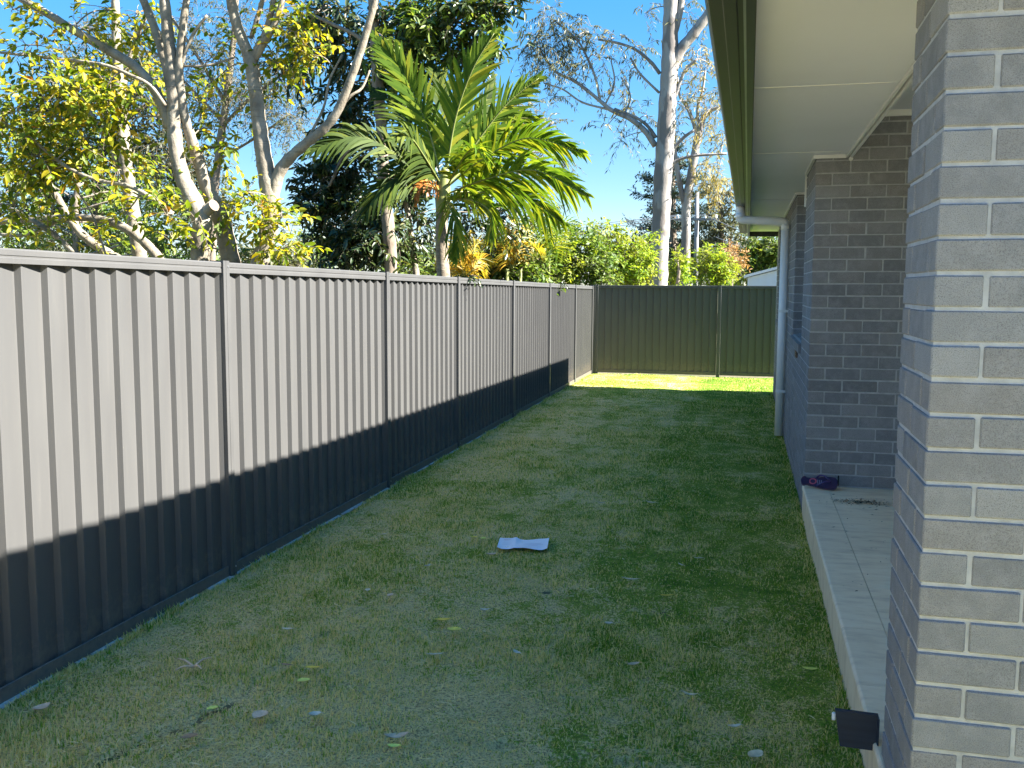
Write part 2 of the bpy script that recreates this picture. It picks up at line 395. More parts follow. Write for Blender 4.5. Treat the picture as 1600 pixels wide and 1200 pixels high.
# end wall of the porch, facing the camera
wm = MB(); wm.box((XW + 0.0045, Y_W2 + 0.0045, -0.06), (4.2, Y_W2 + 0.10, 2.84))
w2 = wm.build('porch_wall', M['mortar'], house)
stf = MB()
for k, z0, z1 in [(k, 2.251 - 0.086 * k + 0.005, 0) for k in range(-7, 26)]:
    if z0 > 2.80: continue
    x = 0.0 if k % 2 == 0 else -0.0
    lens = ([0.23] * 16) if k % 2 == 0 else ([0.11] + [0.23] * 16)
    x = XW
    for i, ln in enumerate(lens):
        if x + ln > 4.15: break
        if x < 1.15 and z0 < 2.78:
            if not (k == 24 and i == 0): put_brick((ln, 0.11), x, Y_W2, z0, w2)
            else: put_brick((ln, 0.11), x - 0.004, Y_W2, z0, w2)
        else: stf.box((x, Y_W2, z0), (x + ln, Y_W2 + 0.11, z0 + 0.076), 0, 0.0035)
        x += ln + 0.01
stf.build('brick_courses', M['brick'], w2, kind='stuff')
boxobj('weep_hole', (XW + 0.2305, Y_W2 - 0.0005, 0.192), (XW + 0.2395, Y_W2 + 0.02, 0.268), M['dark_gap'], w2)

# long side wall with two recessed windows
XS = XW + 0.0
Y0S, Y1S = Y_W2 + 0.12, 15.8
WIN = [(8.15, 9.75, 1.165), (12.75, 14.9, 1.165)]
sm = MB(); segs = []
yy = Y0S
for a, c, sill in WIN:
    segs.append((yy, a, -0.08, 2.60)); segs.append((a, c, -0.08, sill)); yy = c
segs.append((yy, Y1S, -0.08, 2.60))
for a, c, z0, z1 in segs: sm.box((XS + 0.0045, a + (0.0 if z1 > 2 else 0), z0), (XS + 0.24, c, z1))
side = sm.build('side_wall', M['mortar'], house)
sb = MB()
def open_at(y, z):
    return any(a - 0.001 < y < c + 0.001 and z > sill - 0.03 for a, c, sill in WIN)
for k in range(-4, 28):
    z0 = 2.251 - 0.086 * k + 0.005
    if z0 > 2.54: continue
    y = Y_W2 if k % 2 else Y_W2 + 0.0
    y = Y0S + (0.0 if k % 2 == 0 else 0.12)
    if k % 2: sb.box((XS, Y0S, z0), (XS + 0.11, Y0S + 0.11, z0 + 0.076), 0, 0.003)
    while y < Y1S - 0.01:
        e = min(y + 0.23, Y1S); s0 = y
        for a, c, sill in WIN:
            if z0 + 0.076 > sill - 0.03:
                if s0 < a < e: e = a
                elif s0 < c < e and s0 >= a: s0 = c
        if not open_at((s0 + e) / 2, z0 + 0.076) and e - s0 > 0.02:
            sb.box((XS, s0, z0), (XS + 0.11, e, z0 + 0.076), 0, 0.003)
        y += 0.24
sb.build('brick_courses', M['brick'], side, kind='stuff')
eb = MB(); eb.box((XS + 0.246, Y1S - 0.2, -0.08), (8.0, Y1S - 0.005, 2.60)); eb.build('end_wall', M['brick'], house)
for a, c, sill in WIN:
    wr = MB()
    wr.box((XS + 0.105, a + 0.002, sill), (XS + 0.15, a + 0.05, 2.54)); wr.box((XS + 0.105, c - 0.05, sill), (XS + 0.15, c - 0.002, 2.54))
    wr.box((XS + 0.105, a + 0.05, 2.49), (XS + 0.15, c - 0.05, 2.54)); wr.box((XS + 0.105, a + 0.05, sill), (XS + 0.15, c - 0.05, sill + 0.05))
    ym = (a + c) / 2; wr.box((XS + 0.108, ym - 0.025, sill + 0.05), (XS + 0.148, ym + 0.025, 2.49))
    win = wr.build('window', M['white'], house)
    boxobj('pane', (XS + 0.125, a + 0.05, sill + 0.05), (XS + 0.131, ym - 0.025, 2.49), M['glass'], win)
    boxobj('pane', (XS + 0.125, ym + 0.025, sill + 0.05), (XS + 0.131, c - 0.05, 2.49), M['glass'], win)
    rv = MB()                                             # far reveal, brick ends seen from the near side
    for k in range(-4, 14):
        z0 = 2.251 - 0.086 * k + 0.005
        if sill - 0.09 < z0 < 2.5: rv.box((XS + 0.003, c - 0.003, z0), (XS + 0.108, c + 0.05, z0 + 0.076), 0, 0.003)
    rv.build('brick_courses', M['brick'], win, kind='stuff')
    n_s = int((c - a) / 0.12)
    for i in range(n_s):                                  # sloping brick-on-edge sill
        y = a + 0.005 + i * (c - a) / n_s
        q = MB(); yw = (c - a) / n_s - 0.01
        q.extrude([(-0.022, -0.085), (0.11, -0.06), (0.11, 0.022), (-0.022, -0.012)], (XS, y, sill), (XS, y + yw, sill), (1, 0, 0), (0, 0, 1))
        q.build('sill_brick', M['brick'], win)
# white cover strip at the head of the near window
boxobj('cover_strip', (XS - 0.012, 8.13, 2.28), (XS + 0.02, 8.19, 2.535), M['white'], house, 0.002)
boxobj('corner_bead', (XS + 0.002, 8.146, 1.17), (XS + 0.1, 8.152, 2.28), M['white'], house)
vb = MB(); vb.box((XS - 0.018, 8.62, 1.01), (XS + 0.002, 8.80, 1.10), 0, 0.004)
for i in range(4): vb.box((XS - 0.021, 8.64, 1.022 + i * 0.02), (XS - 0.017, 8.78, 1.032 + i * 0.02))
vb.build('wall_vent', M['brown'], house)

# porch slab with tiles
slab = boxobj('porch_slab', (0.440, 2.25, -0.08), (4.2, Y_W2 - 0.005, Z_SLAB - 0.012), M['concrete'], house)
ty = [Y_W2 - 0.003 - 0.60 * i for i in range(17)]
for i in range(16):
    y1, y0 = ty[i], ty[i + 1]
    for (x0, x1) in ((0.425, 0.597), (0.601, 1.197), (1.201, 1.797)):
        if y0 < 2.24: continue
        if x0 > 0.61 and y1 < 2.2: continue
        if x0 > 1.2 and y0 < 5: continue
        q = MB()
        if x0 < 0.5:   # nosing tile turns down over the slab edge with a rounded lip
            q.extrude([(0, -0.030), (0.012, -0.030), (0.012, -0.011), (x1 - x0, -0.011), (x1 - x0, 0.0), (0.010, 0.0), (0.004, -0.003), (0.0, -0.009)],
                      (x0, y0 + 0.0025, Z_SLAB), (x0, y1 - 0.0005, Z_SLAB), (1, 0, 0), (0, 0, 1))
            q.build('edge_tile', M['tile'], slab)
            boxobj('riser_tile', (0.430, y0 + 0.0025, -0.06), (0.4395, y1 - 0.0005, Z_SLAB - 0.032), M['tile'], slab)
        else:
            q.box((x0, y0 + 0.0025, Z_SLAB - 0.011), (x1, y1 - 0.0005, Z_SLAB), 0, 0.0015); q.build('tile', M['tile'], slab)

# soffit, trims, porch ceiling
jy = [2.185, 2.40, 4.70, 6.93, 10.43, 13.2, Y_END - 0.035]
for a, c in zip(jy[:-1], jy[1:]):
    if a < Y_W2 - 0.3:
        boxobj('soffit_panel', (0.0, a + 0.003, Z_SOF), (0.655, c - 0.003, Z_SOF + 0.006), M['soffit'], house)
    else:
        boxobj('soffit_panel', (0.0, a + 0.003, Z_SOF), (0.655 if a < Y_W2 else 0.55, c - 0.003, Z_SOF + 0.006), M['soffit'], house)
for y in jy[1:-1]: boxobj('joint_strip', (0.001, y - 0.006, Z_SOF - 0.0025), (0.60 if y < 7 else 0.435, y + 0.006, Z_SOF + 0.002), M['white'], house)
for a, c in (((0.640, PY0 + 0.5, Z_SOF - 0.022), (0.652, Y_W2 - 0.006, Z_SOF - 0.001)), ((0.662, PY0 + 0.5, Z_SOF - 0.03), (0.676, Y_W2 - 0.03, Z_SOF + 0.28)),
             ((XW - 0.017, Y_W2 - 0.016, Z_SOF - 0.024), (0.640, Y_W2 - 0.001, Z_SOF - 0.001)), ((XW - 0.018, Y_W2 - 0.001, Z_SOF - 0.024), (XW - 0.001, 8.15, Z_SOF - 0.001)),
             ((XW - 0.018, 9.75, Z_SOF - 0.024), (XW - 0.001, 12.75, Z_SOF - 0.001)), ((XW - 0.018, 14.9, Z_SOF - 0.024), (XW - 0.001, Y1S, Z_SOF - 0.001)), ((XW - 0.017, 9.735, Z_SOF - 0.024), (XW + 0.1, 9.75, Z_SOF - 0.001))):
    boxobj('trim', a, c, M['white'], house)
q = MB(); q.tube([(0.668, Y_W2 - 0.03, Z_SOF - 0.035), (0.668, Y_W2 - 0.055, Z_SOF - 0.035)], 0.014, 10); q.build('trim_end', M['white'], house)
boxobj('porch_ceiling', (0.68, 2.55, 2.842), (4.2, Y_W2 + 0.08, 2.852), M['soffit'], house)
boxobj('ceiling_trim', (0.68, Y_W2 - 0.02, 2.80), (4.2, Y_W2 - 0.001, 2.841), M['white'], house)
boxobj('shade_wall', (2.9, 2.61, -0.08), (4.19, 2.75, 2.835), M['brick'], house)  # unseen wall added to darken the porch
boxobj('porch_back_wall', (4.2, 2.5, -0.08), (4.4, Y_W2 + 0.1, 2.84), M['brick'], house)

# fascia and gutter
YN = 2.15
q = MB(); q.box((-0.034, YN, 2.470), (-0.002, Y_END, 2.66)); q.box((-0.002, Y_END - 0.032, 2.470), (8.0, Y_END, 2.66)); q.box((-0.002, YN, 2.470), (8.0, YN + 0.032, 2.66))
fas = q.build('fascia', M['gutter'], house)
boxobj('fascia_capping', (-0.0395, YN, 2.466), (-0.031, Y_END + 0.004, 2.476), M['alu'], fas)
q = MB()
prof = [(-0.0355, 2.655), (-0.0355, 2.524), (-0.060, 2.524), (-0.064, 2.520), (-0.104, 2.520), (-0.108, 2.524), (-0.150, 2.524), (-0.158, 2.530), (-0.165, 2.545), (-0.165, 2.622),
        (-0.158, 2.630), (-0.150, 2.626), (-0.152, 2.618), (-0.160, 2.615), (-0.160, 2.548), (-0.150, 2.530), (-0.040, 2.530), (-0.040, 2.655)]
q.extrude(prof, (0, YN, 0), (0, Y_END + 0.01, 0), (1, 0, 0), (0, 0, 1))
gut = q.build('gutter', M['gutter'], house)
q = MB(); q.extrude([(-0.0355, 2.526), (-0.150, 2.526), (-0.158, 2.532), (-0.163, 2.546), (-0.163, 2.622), (-0.0355, 2.640)], (0, YN - 0.004, 0), (0, YN - 0.0015, 0), (1, 0, 0), (0, 0, 1)); q.build('gutter_end_cap', M['gutter'], gut)
# metal roof: hip towards the far end
ZR = 2.675; PT = math.tan(R(22)); RX = 4.2; RZ = ZR + (RX + 0.07) * PT
q = MB()
YR = YN + RX
q.add([(-0.07, YN, ZR), (-0.07, Y_END - 0.02, ZR), (RX, Y_END - RX, RZ), (RX, YR, RZ), (8.4, YN, ZR), (8.4, Y_END - 0.02, ZR)],
      [(0, 3, 2, 1), (3, 4, 5, 2), (1, 2, 5), (0, 4, 3)])
o = 0.03
q.add([(-0.07, YN, ZR - o), (-0.07, Y_END - 0.02, ZR - o), (RX, Y_END - RX, RZ - o), (RX, YR, RZ - o), (8.4, YN, ZR - o), (8.4, Y_END - 0.02, ZR - o)],
      [(1, 2, 3, 0), (2, 5, 4, 3), (5, 2, 1), (3, 4, 0)])
q.add([(-0.07, YN, ZR), (-0.07, YN, ZR - o), (-0.07, Y_END - 0.02, ZR - o), (-0.07, Y_END - 0.02, ZR), (8.4, Y_END - 0.02, ZR), (8.4, Y_END - 0.02, ZR - o), (8.4, YN, ZR), (8.4, YN, ZR - o)], [(0, 1, 2, 3), (3, 2, 5, 4), (0, 6, 7, 1)])
boxobj('front_soffit', (0.656, 2.185, Z_SOF), (8.0, 2.475, Z_SOF + 0.006), M['soffit'], house)
boxobj('porch_beam', (XW + PW + 0.01, 2.482, Z_SOF + 0.008), (8.0, 2.60, 2.84), M['soffit'], house)
q.build('roof', M['roof'], house)

# downpipe: outlet under the gutter, offset back to the wall, then down to the grass
YD, XD, RD = 11.0, 0.383, 0.047
q = MB()
q.tube([(-0.11, YD, 2.53), (-0.11, YD, 2.44), (-0.110, YD, 2.40)], RD, 16, cap=False)
dp = None
q2 = MB(); q2.tube([(-0.11, YD, 2.45), (-0.11, YD, 2.395)], RD + 0.004, 16)
q.tube([(-0.11, YD, 2.41), (-0.108, YD, 2.395), (-0.098, YD, 2.384), (-0.07, YD, 2.379), (0.33, YD, 2.356), (0.362, YD, 2.350), (0.378, YD, 2.338), (XD, YD, 2.31), (XD, YD, 2.28)], RD, 16, cap=False)
q.tube([(XD, YD, 2.30), (XD, YD, gz(YD) + 0.03)], RD, 16)
dp = q.build('downpipe', M['pipe'], house, smooth=True)
q2.build('pipe_collar', M['pipe'], dp, smooth=True)
q2 = MB(); q2.tube([(XD, YD, 2.325), (XD, YD, 2.265)], RD + 0.004, 16); q2.build('pipe_collar', M['pipe'], dp, smooth=True)
for z in (0.45, 1.35):
    q = MB(); q.tube([(XD, YD, z), (XD, YD, z + 0.03)], RD + 0.0025, 16); q.box((XD, YD + 0.045, z), (XW + 0.005, YD + 0.05, z + 0.03)); q.box((XD, YD - 0.05, z), (XW + 0.005, YD - 0.045, z + 0.03))
    q.build('pipe_bracket', M['white'], dp)

# ---------------------------------------------------------------- steel fences
def build_fence(root, P0, dirv, nrm, posts, zb, H, pitch=0.149, last_open=False):
    """P0 + dirv*s runs along the face; nrm points into the yard; posts = list of s"""
    dirv = np.array(dirv); nrm = np.array(nrm); up = np.array([0, 0, 1.0])
    pt = lambda s, n, z: P0 + dirv * s + nrm * n + up * (zb(s) + z)
    screw_mesh = None
    for i, s in enumerate(posts):
        q = MB()
        # two C channels back to back with a narrow slot between them
        for a, c in ((-0.033, -0.006), (-0.003, 0.031)):
            q.extrude([(a, -0.085), (c, -0.085), (c, -0.002), (c - 0.003, 0.0), (a + 0.003, 0.0), (a, -0.002)], pt(s, 0, -0.15), pt(s, 0, H + 0.004), dirv, nrm)
        q.extrude([(-0.006, -0.08), (-0.003, -0.08), (-0.003, -0.006), (-0.006, -0.006)], pt(s, 0, -0.15), pt(s, 0, H - 0.002), dirv, nrm)
        p = q.build('fence_post', M['fence_dark'], root)
        for z in (H - 0.028, 0.06):
            q = MB(); c = pt(s + 0.014, 0, z); q.tube([c - nrm * 0.001, c + nrm * 0.003], 0.006, 8); q.build('screw', M['alu'], p)
    for s0, s1 in zip(posts[:-1], posts[1:]):
        a, c = s0 + 0.034, s1 - 0.036
        q = MB()    # top rail with a pressed groove
        pr = [(-0.05, H - 0.008), (-0.048, H - 0.004), (-0.006, H - 0.004), (-0.003, H - 0.010), (-0.003, H - 0.030), (-0.007, H - 0.034), (-0.007, H - 0.038), (-0.003, H - 0.042), (-0.003, H - 0.062),
              (-0.006, H - 0.062), (-0.006, H - 0.012), (-0.046, H - 0.012), (-0.046, H - 0.062), (-0.05, H - 0.062)]
        q.extrude(pr, pt(a, -0.010, 0), pt(c, -0.010, 0), nrm, up); q.build('top_rail', M['fence'], root)
        q = MB()
        pr = [(-0.05, 0.0), (-0.003, 0.0), (-0.003, 0.058), (-0.009, 0.061), (-0.009, 0.056), (-0.006, 0.054), (-0.006, 0.004), (-0.047, 0.004), (-0.047, 0.06), (-0.05, 0.06)]
        q.extrude(pr, pt(a, -0.010, 0.015), pt(c, -0.010, 0.015), nrm, up); q.build('bottom_rail', M['fence'], root)
        # three saw-tooth sheets per bay, lapping
        n_s = 3 if c - a > 1.95 else (2 if c - a > 1.2 else 1)
        total = c - a; nt_ = max(1, round(total / pitch)); pw = total / nt_
        cut = [round(nt_ * k / n_s) for k in range(n_s + 1)]
        for k in range(n_s):
            vs = []; fs = []
            prof = []
            for t in range(cut[k], cut[k + 1]):
                b0 = a + t * pw
                for fr, n in ((0.0, -0.0145), (0.035, -0.0135), (0.90, -0.0400), (0.945, -0.0400)): prof.append((b0 + fr * pw, n))
            prof.append((a + cut[k + 1] * pw, -0.0145))
            if k < n_s - 1: prof.append((a + cut[k + 1] * pw + 0.02, -0.0150 - 0.003))
            off = 0.0006 * (k % 2)
            for s, n in prof:
                vs += [pt(s, n - 0.011 - off, 0.025), pt(s, n - 0.011 - off, H - 0.02)]
            for j in range(len(prof) - 1): fs.append((2 * j, 2 * j + 2, 2 * j + 3, 2 * j + 1))
            q = MB(); q.add(vs, fs); q.build('fence_sheet', M['fence'], root)

d = np.array([-0.0166, 1, 0.0]); d /= np.linalg.norm(d); n = np.array([d[1], -d[0], 0.0])
fl = empty('boundary_fence', 'long grey steel sheet fence, sunlit above and shaded below, along the left of the lawn', 'fence', (0, 0, 0))
k_ = 1.000138
posts = [-2.63, -0.15, 2.235, 4.677, 7.192, 9.249, 11.763, 14.256, 16.73, 18.86]
build_fence(fl, np.array([-2.70, 0, 0.0]), d, n, posts, lambda s: gz(s) - 0.002 * 0 , 1.775)
fr_ = empty('rear_fence', 'dark shaded steel sheet fence closing off the far end of the lawn', 'fence', (0, 0, 0))
build_fence(fr_, np.array([-3.005, 18.90, 0.0]), np.array([1, 0.0, 0]), np.array([0, -1.0, 0]), [0.055, 2.47, 4.86, 7.25, 9.64], lambda s: -0.100, 1.775, 0.137)
q = MB(); q.box((-3.075, 18.885, -0.25), (-2.985, 18.96, 1.68)); q.build('corner_post', M['fence_dark'], fr_)
# pale sand strip under the fences
q = MB(); rs = random.Random(3)
for y in np.arange(2.0, 14.0, 0.05):
    w = 0.006 + 0.018 * rs.random() * (0.5 + 0.5 * math.sin(y * 3.1)); x = fence_x(y)
    if rs.random() < 0.7: q.add([(x - 0.02, y, gz(y) + 0.016), (x + w, y, gz(y) + 0.010), (x + w, y + 0.06, gz(y) + 0.010), (x - 0.02, y + 0.06, gz(y) + 0.016)], [(0, 1, 2, 3)])
M['sand'] = simple('pale_sand', (0.42, 0.40, 0.35), 0.95, var=0.35, nscale=40)
q.build('sand', M['sand'], kind='stuff')

# ---------------------------------------------------------------- plants: shared builders
M['bark_pale'] = bark_mat('pale_grey_bark', (0.15, 0.12, 0.085), (0.26, 0.225, 0.17), (0.36, 0.32, 0.255), 7, (1, 1, 0.6), rings=0.55)
M['bark_gum'] = bark_mat('smooth_gum_bark', (0.22, 0.195, 0.17), (0.31, 0.285, 0.26), (0.37, 0.35, 0.32), 3, (1, 1, 0.35), patch=(0.16, 0.135, 0.12))
M['bark_brown'] = bark_mat('rough_brown_bark', (0.13, 0.10, 0.075), (0.24, 0.195, 0.15), (0.34, 0.285, 0.22), 11, (1, 1, 0.25))
M['bark_twig'] = bark_mat('twig_bark', (0.11, 0.085, 0.06), (0.20, 0.16, 0.12), (0.30, 0.25, 0.19), 10)
M['leaf_yellow'] = leaf_mat('yellow_green_leaf', [(0, (0.055, 0.105, 0.010)), (0.3, (0.13, 0.185, 0.012)), (0.65, (0.27, 0.28, 0.016)), (0.93, (0.46, 0.36, 0.016)), (0.985, (0.50, 0.34, 0.02)), (1, (0.46, 0.17, 0.03))], 0.5)
M['leaf_lime'] = leaf_mat('lime_leaf', [(0, (0.075, 0.15, 0.014)), (0.5, (0.20, 0.32, 0.024)), (1, (0.40, 0.46, 0.04))], 0.45, clump=(1.2, (0.26, 0.25, 0.03), 0.6))
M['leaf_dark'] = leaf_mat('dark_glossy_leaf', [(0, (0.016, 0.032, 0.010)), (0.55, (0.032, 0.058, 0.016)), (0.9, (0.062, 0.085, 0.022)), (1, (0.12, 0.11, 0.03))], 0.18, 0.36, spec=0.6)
M['leaf_mid'] = leaf_mat('mid_green_leaf', [(0, (0.042, 0.092, 0.015)), (0.6, (0.115, 0.195, 0.028)), (1, (0.24, 0.30, 0.045))], 0.35, clump=(0.9, (0.13, 0.15, 0.03), 0.6))
M['leaf_olive'] = leaf_mat('olive_feathery_leaf', [(0, (0.05, 0.062, 0.03)), (0.6, (0.10, 0.11, 0.05)), (1, (0.17, 0.165, 0.07))], 0.3)
M['leaf_shade'] = leaf_mat('shaded_olive_leaf', [(0, (0.028, 0.038, 0.016)), (0.6, (0.055, 0.066, 0.026)), (0.9, (0.11, 0.11, 0.04)), (1, (0.20, 0.17, 0.05))], 0.22)  # olive leaf with the shadow of the backdrop put into its colour
M['leaf_gum'] = leaf_mat('grey_green_gum_leaf', [(0, (0.06, 0.075, 0.04)), (0.6, (0.125, 0.135, 0.07)), (1, (0.24, 0.21, 0.09))], 0.3)
M['leaf_gumgold'] = leaf_mat('golden_gum_leaf', [(0, (0.10, 0.095, 0.04)), (0.5, (0.22, 0.19, 0.06)), (1, (0.40, 0.30, 0.08))], 0.35)
M['leaf_pine'] = leaf_mat('blue_green_needle', [(0, (0.018, 0.038, 0.026)), (1, (0.05, 0.075, 0.045))], 0.12)
M['leaf_rust'] = leaf_mat('rusty_leaf', [(0, (0.22, 0.12, 0.05)), (1, (0.48, 0.29, 0.12))], 0.35)
M['frond'] = leaf_mat('palm_leaflet', [(0, (0.045, 0.095, 0.010)), (0.5, (0.110, 0.185, 0.016)), (0.85, (0.23, 0.28, 0.022)), (1, (0.36, 0.32, 0.03))], 0.36, 0.6, spec=0.15)
M['frond_dark'] = leaf_mat('dark_palm_leaflet', [(0, (0.022, 0.042, 0.008)), (0.7, (0.055, 0.085, 0.012)), (1, (0.12, 0.14, 0.018))], 0.28, 0.6, spec=0.15)
M['frond_gold'] = leaf_mat('golden_cane_leaflet', [(0, (0.16, 0.17, 0.018)), (0.5, (0.36, 0.28, 0.025)), (1, (0.52, 0.30, 0.03))], 0.45)
M['frond_dead'] = leaf_mat('dead_orange_leaflet', [(0, (0.30, 0.10, 0.02)), (1, (0.52, 0.19, 0.03))], 0.3)
M['frond_stem'] = simple('green_frond_stem', (0.20, 0.22, 0.06), 0.5, var=0.2)

def unit(a): return a / (np.linalg.norm(a, axis=-1, keepdims=True) + 1e-9)
def leaf_arrays(P, D, Nn, Lg, Wd, six=True):
    D = unit(D); B = unit(np.cross(D, Nn)); Nn = np.cross(B, D)
    Lg = np.broadcast_to(Lg, (len(P),))[:, None]; Wd = np.broadcast_to(Wd, (len(P),))[:, None]; n = len(P)
    if six:
        V = np.stack([P, P + D * Lg * 0.32 + B * Wd * 0.5 + Nn * Wd * 0.16, P + D * Lg * 0.68 + B * Wd * 0.42 + Nn * Wd * 0.10, P + D * Lg - Nn * Lg * 0.10,
                      P + D * Lg * 0.68 - B * Wd * 0.42 + Nn * Wd * 0.10, P + D * Lg * 0.32 - B * Wd * 0.5 + Nn * Wd * 0.16], 1).reshape(-1, 3)
        b = np.arange(n)[:, None] * 6
        F = np.concatenate([b + [0, 1, 2, 3], b + [0, 3, 4, 5]])
    else:
        V = np.stack([P, P + D * Lg * 0.45 + B * Wd * 0.5 + Nn * Wd * 0.12, P + D * Lg, P + D * Lg * 0.45 - B * Wd * 0.5 + Nn * Wd * 0.12], 1).reshape(-1, 3)
        b = np.arange(n)[:, None] * 4
        F = np.concatenate([b + [0, 1, 2], b + [0, 2, 3]])
    return V, F
def spray_leaves(O, D, Ln, n, lL, lW, droop=0.3, rng=RNG, hang=0.25, six=True):
    """n leaves set alternately along each twig"""
    T = len(O); D = unit(D)
    t = np.linspace(0.12, 1.0, n)[None, :, None] + rng.normal(0, 0.04, (T, n, 1))
    Lx = Ln[:, None, None]
    P = O[:, None] + D[:, None] * Lx * t; P[..., 2] -= (droop * Lx * t ** 2)[..., 0]
    tan = np.repeat(D[:, None], n, 1).copy(); tan[..., 2] -= (2 * droop * t)[..., 0]; tan = unit(tan)
    rv = unit(rng.normal(0, 1, (T, 1, 3))); sd = unit(np.cross(tan, rv + np.array([0, 0, 1.2])))
    sg = np.where(np.arange(n) % 2, 1, -1)[None, :, None]
    dr = tan * 0.55 + sd * sg * 0.85 + rng.normal(0, 0.28, (T, n, 3)); dr[..., 2] -= hang
    nn = np.cross(dr, np.cross(np.array([0.25, -0.1, 1.0]) + rng.normal(0, 0.45, (T, n, 3)), dr))
    P = P.reshape(-1, 3); k = len(P)
    s = rng.uniform(0.65, 1.2, k)
    return leaf_arrays(P, dr.reshape(-1, 3), unit(nn.reshape(-1, 3)), lL * s, lW * s, six)
def twig_arrays(O, D, Ln, r, droop):
    D = unit(D); T = len(O); u = unit(np.cross(D, np.array([0.3, 0.5, 0.81]))); w = np.cross(D, u); V = []
    for t, rr in ((0, r), (0.55, r * 0.7), (1.0, r * 0.3)):
        c = O + D * Ln[:, None] * t; c = c.copy(); c[:, 2] -= droop * Ln * t * t
        for a in (0, 2.094, 4.189): V.append(c + rr * (math.cos(a) * u + math.sin(a) * w))
    V = np.stack(V, 1).reshape(-1, 3); b = np.arange(T)[:, None] * 9; F = []
    for i in (0, 1):
        for j in range(3): F.append(b + [i * 3 + j, i * 3 + (j + 1) % 3, i * 3 + 3 + (j + 1) % 3, i * 3 + 3 + j])
    return V, np.concatenate(F)
def smooth_path(P, k=5):
    P = np.asarray(P, float)
    if len(P) < 3: return np.array([P[0] + (P[-1] - P[0]) * t for t in np.linspace(0, 1, k + 1)])
    Q = np.vstack([2 * P[0] - P[1], P, 2 * P[-1] - P[-2]]); out = []
    for i in range(1, len(Q) - 2):
        for t in np.linspace(0, 1, k, endpoint=False):
            a, b_, c, d_ = Q[i - 1:i + 3]
            out.append(0.5 * ((2 * b_) + (c - a) * t + (2 * a - 5 * b_ + 4 * c - d_) * t * t + (3 * b_ - a - 3 * c + d_) * t ** 3))
    out.append(P[-1]); return np.array(out)
def limb_path(pix, Y, k=5):
    """pix: (px, py, radius px, depth offset) -> world points and radii"""
    P = np.array([at(a[0], a[1], Y + (a[3] if len(a) > 3 else 0)) for a in pix]); r = np.array([a[2] / ppm(Y) for a in pix])
    PP = smooth_path(P, k); rr = np.interp(np.linspace(0, 1, len(PP)), np.linspace(0, 1, len(r)), r); return PP, rr

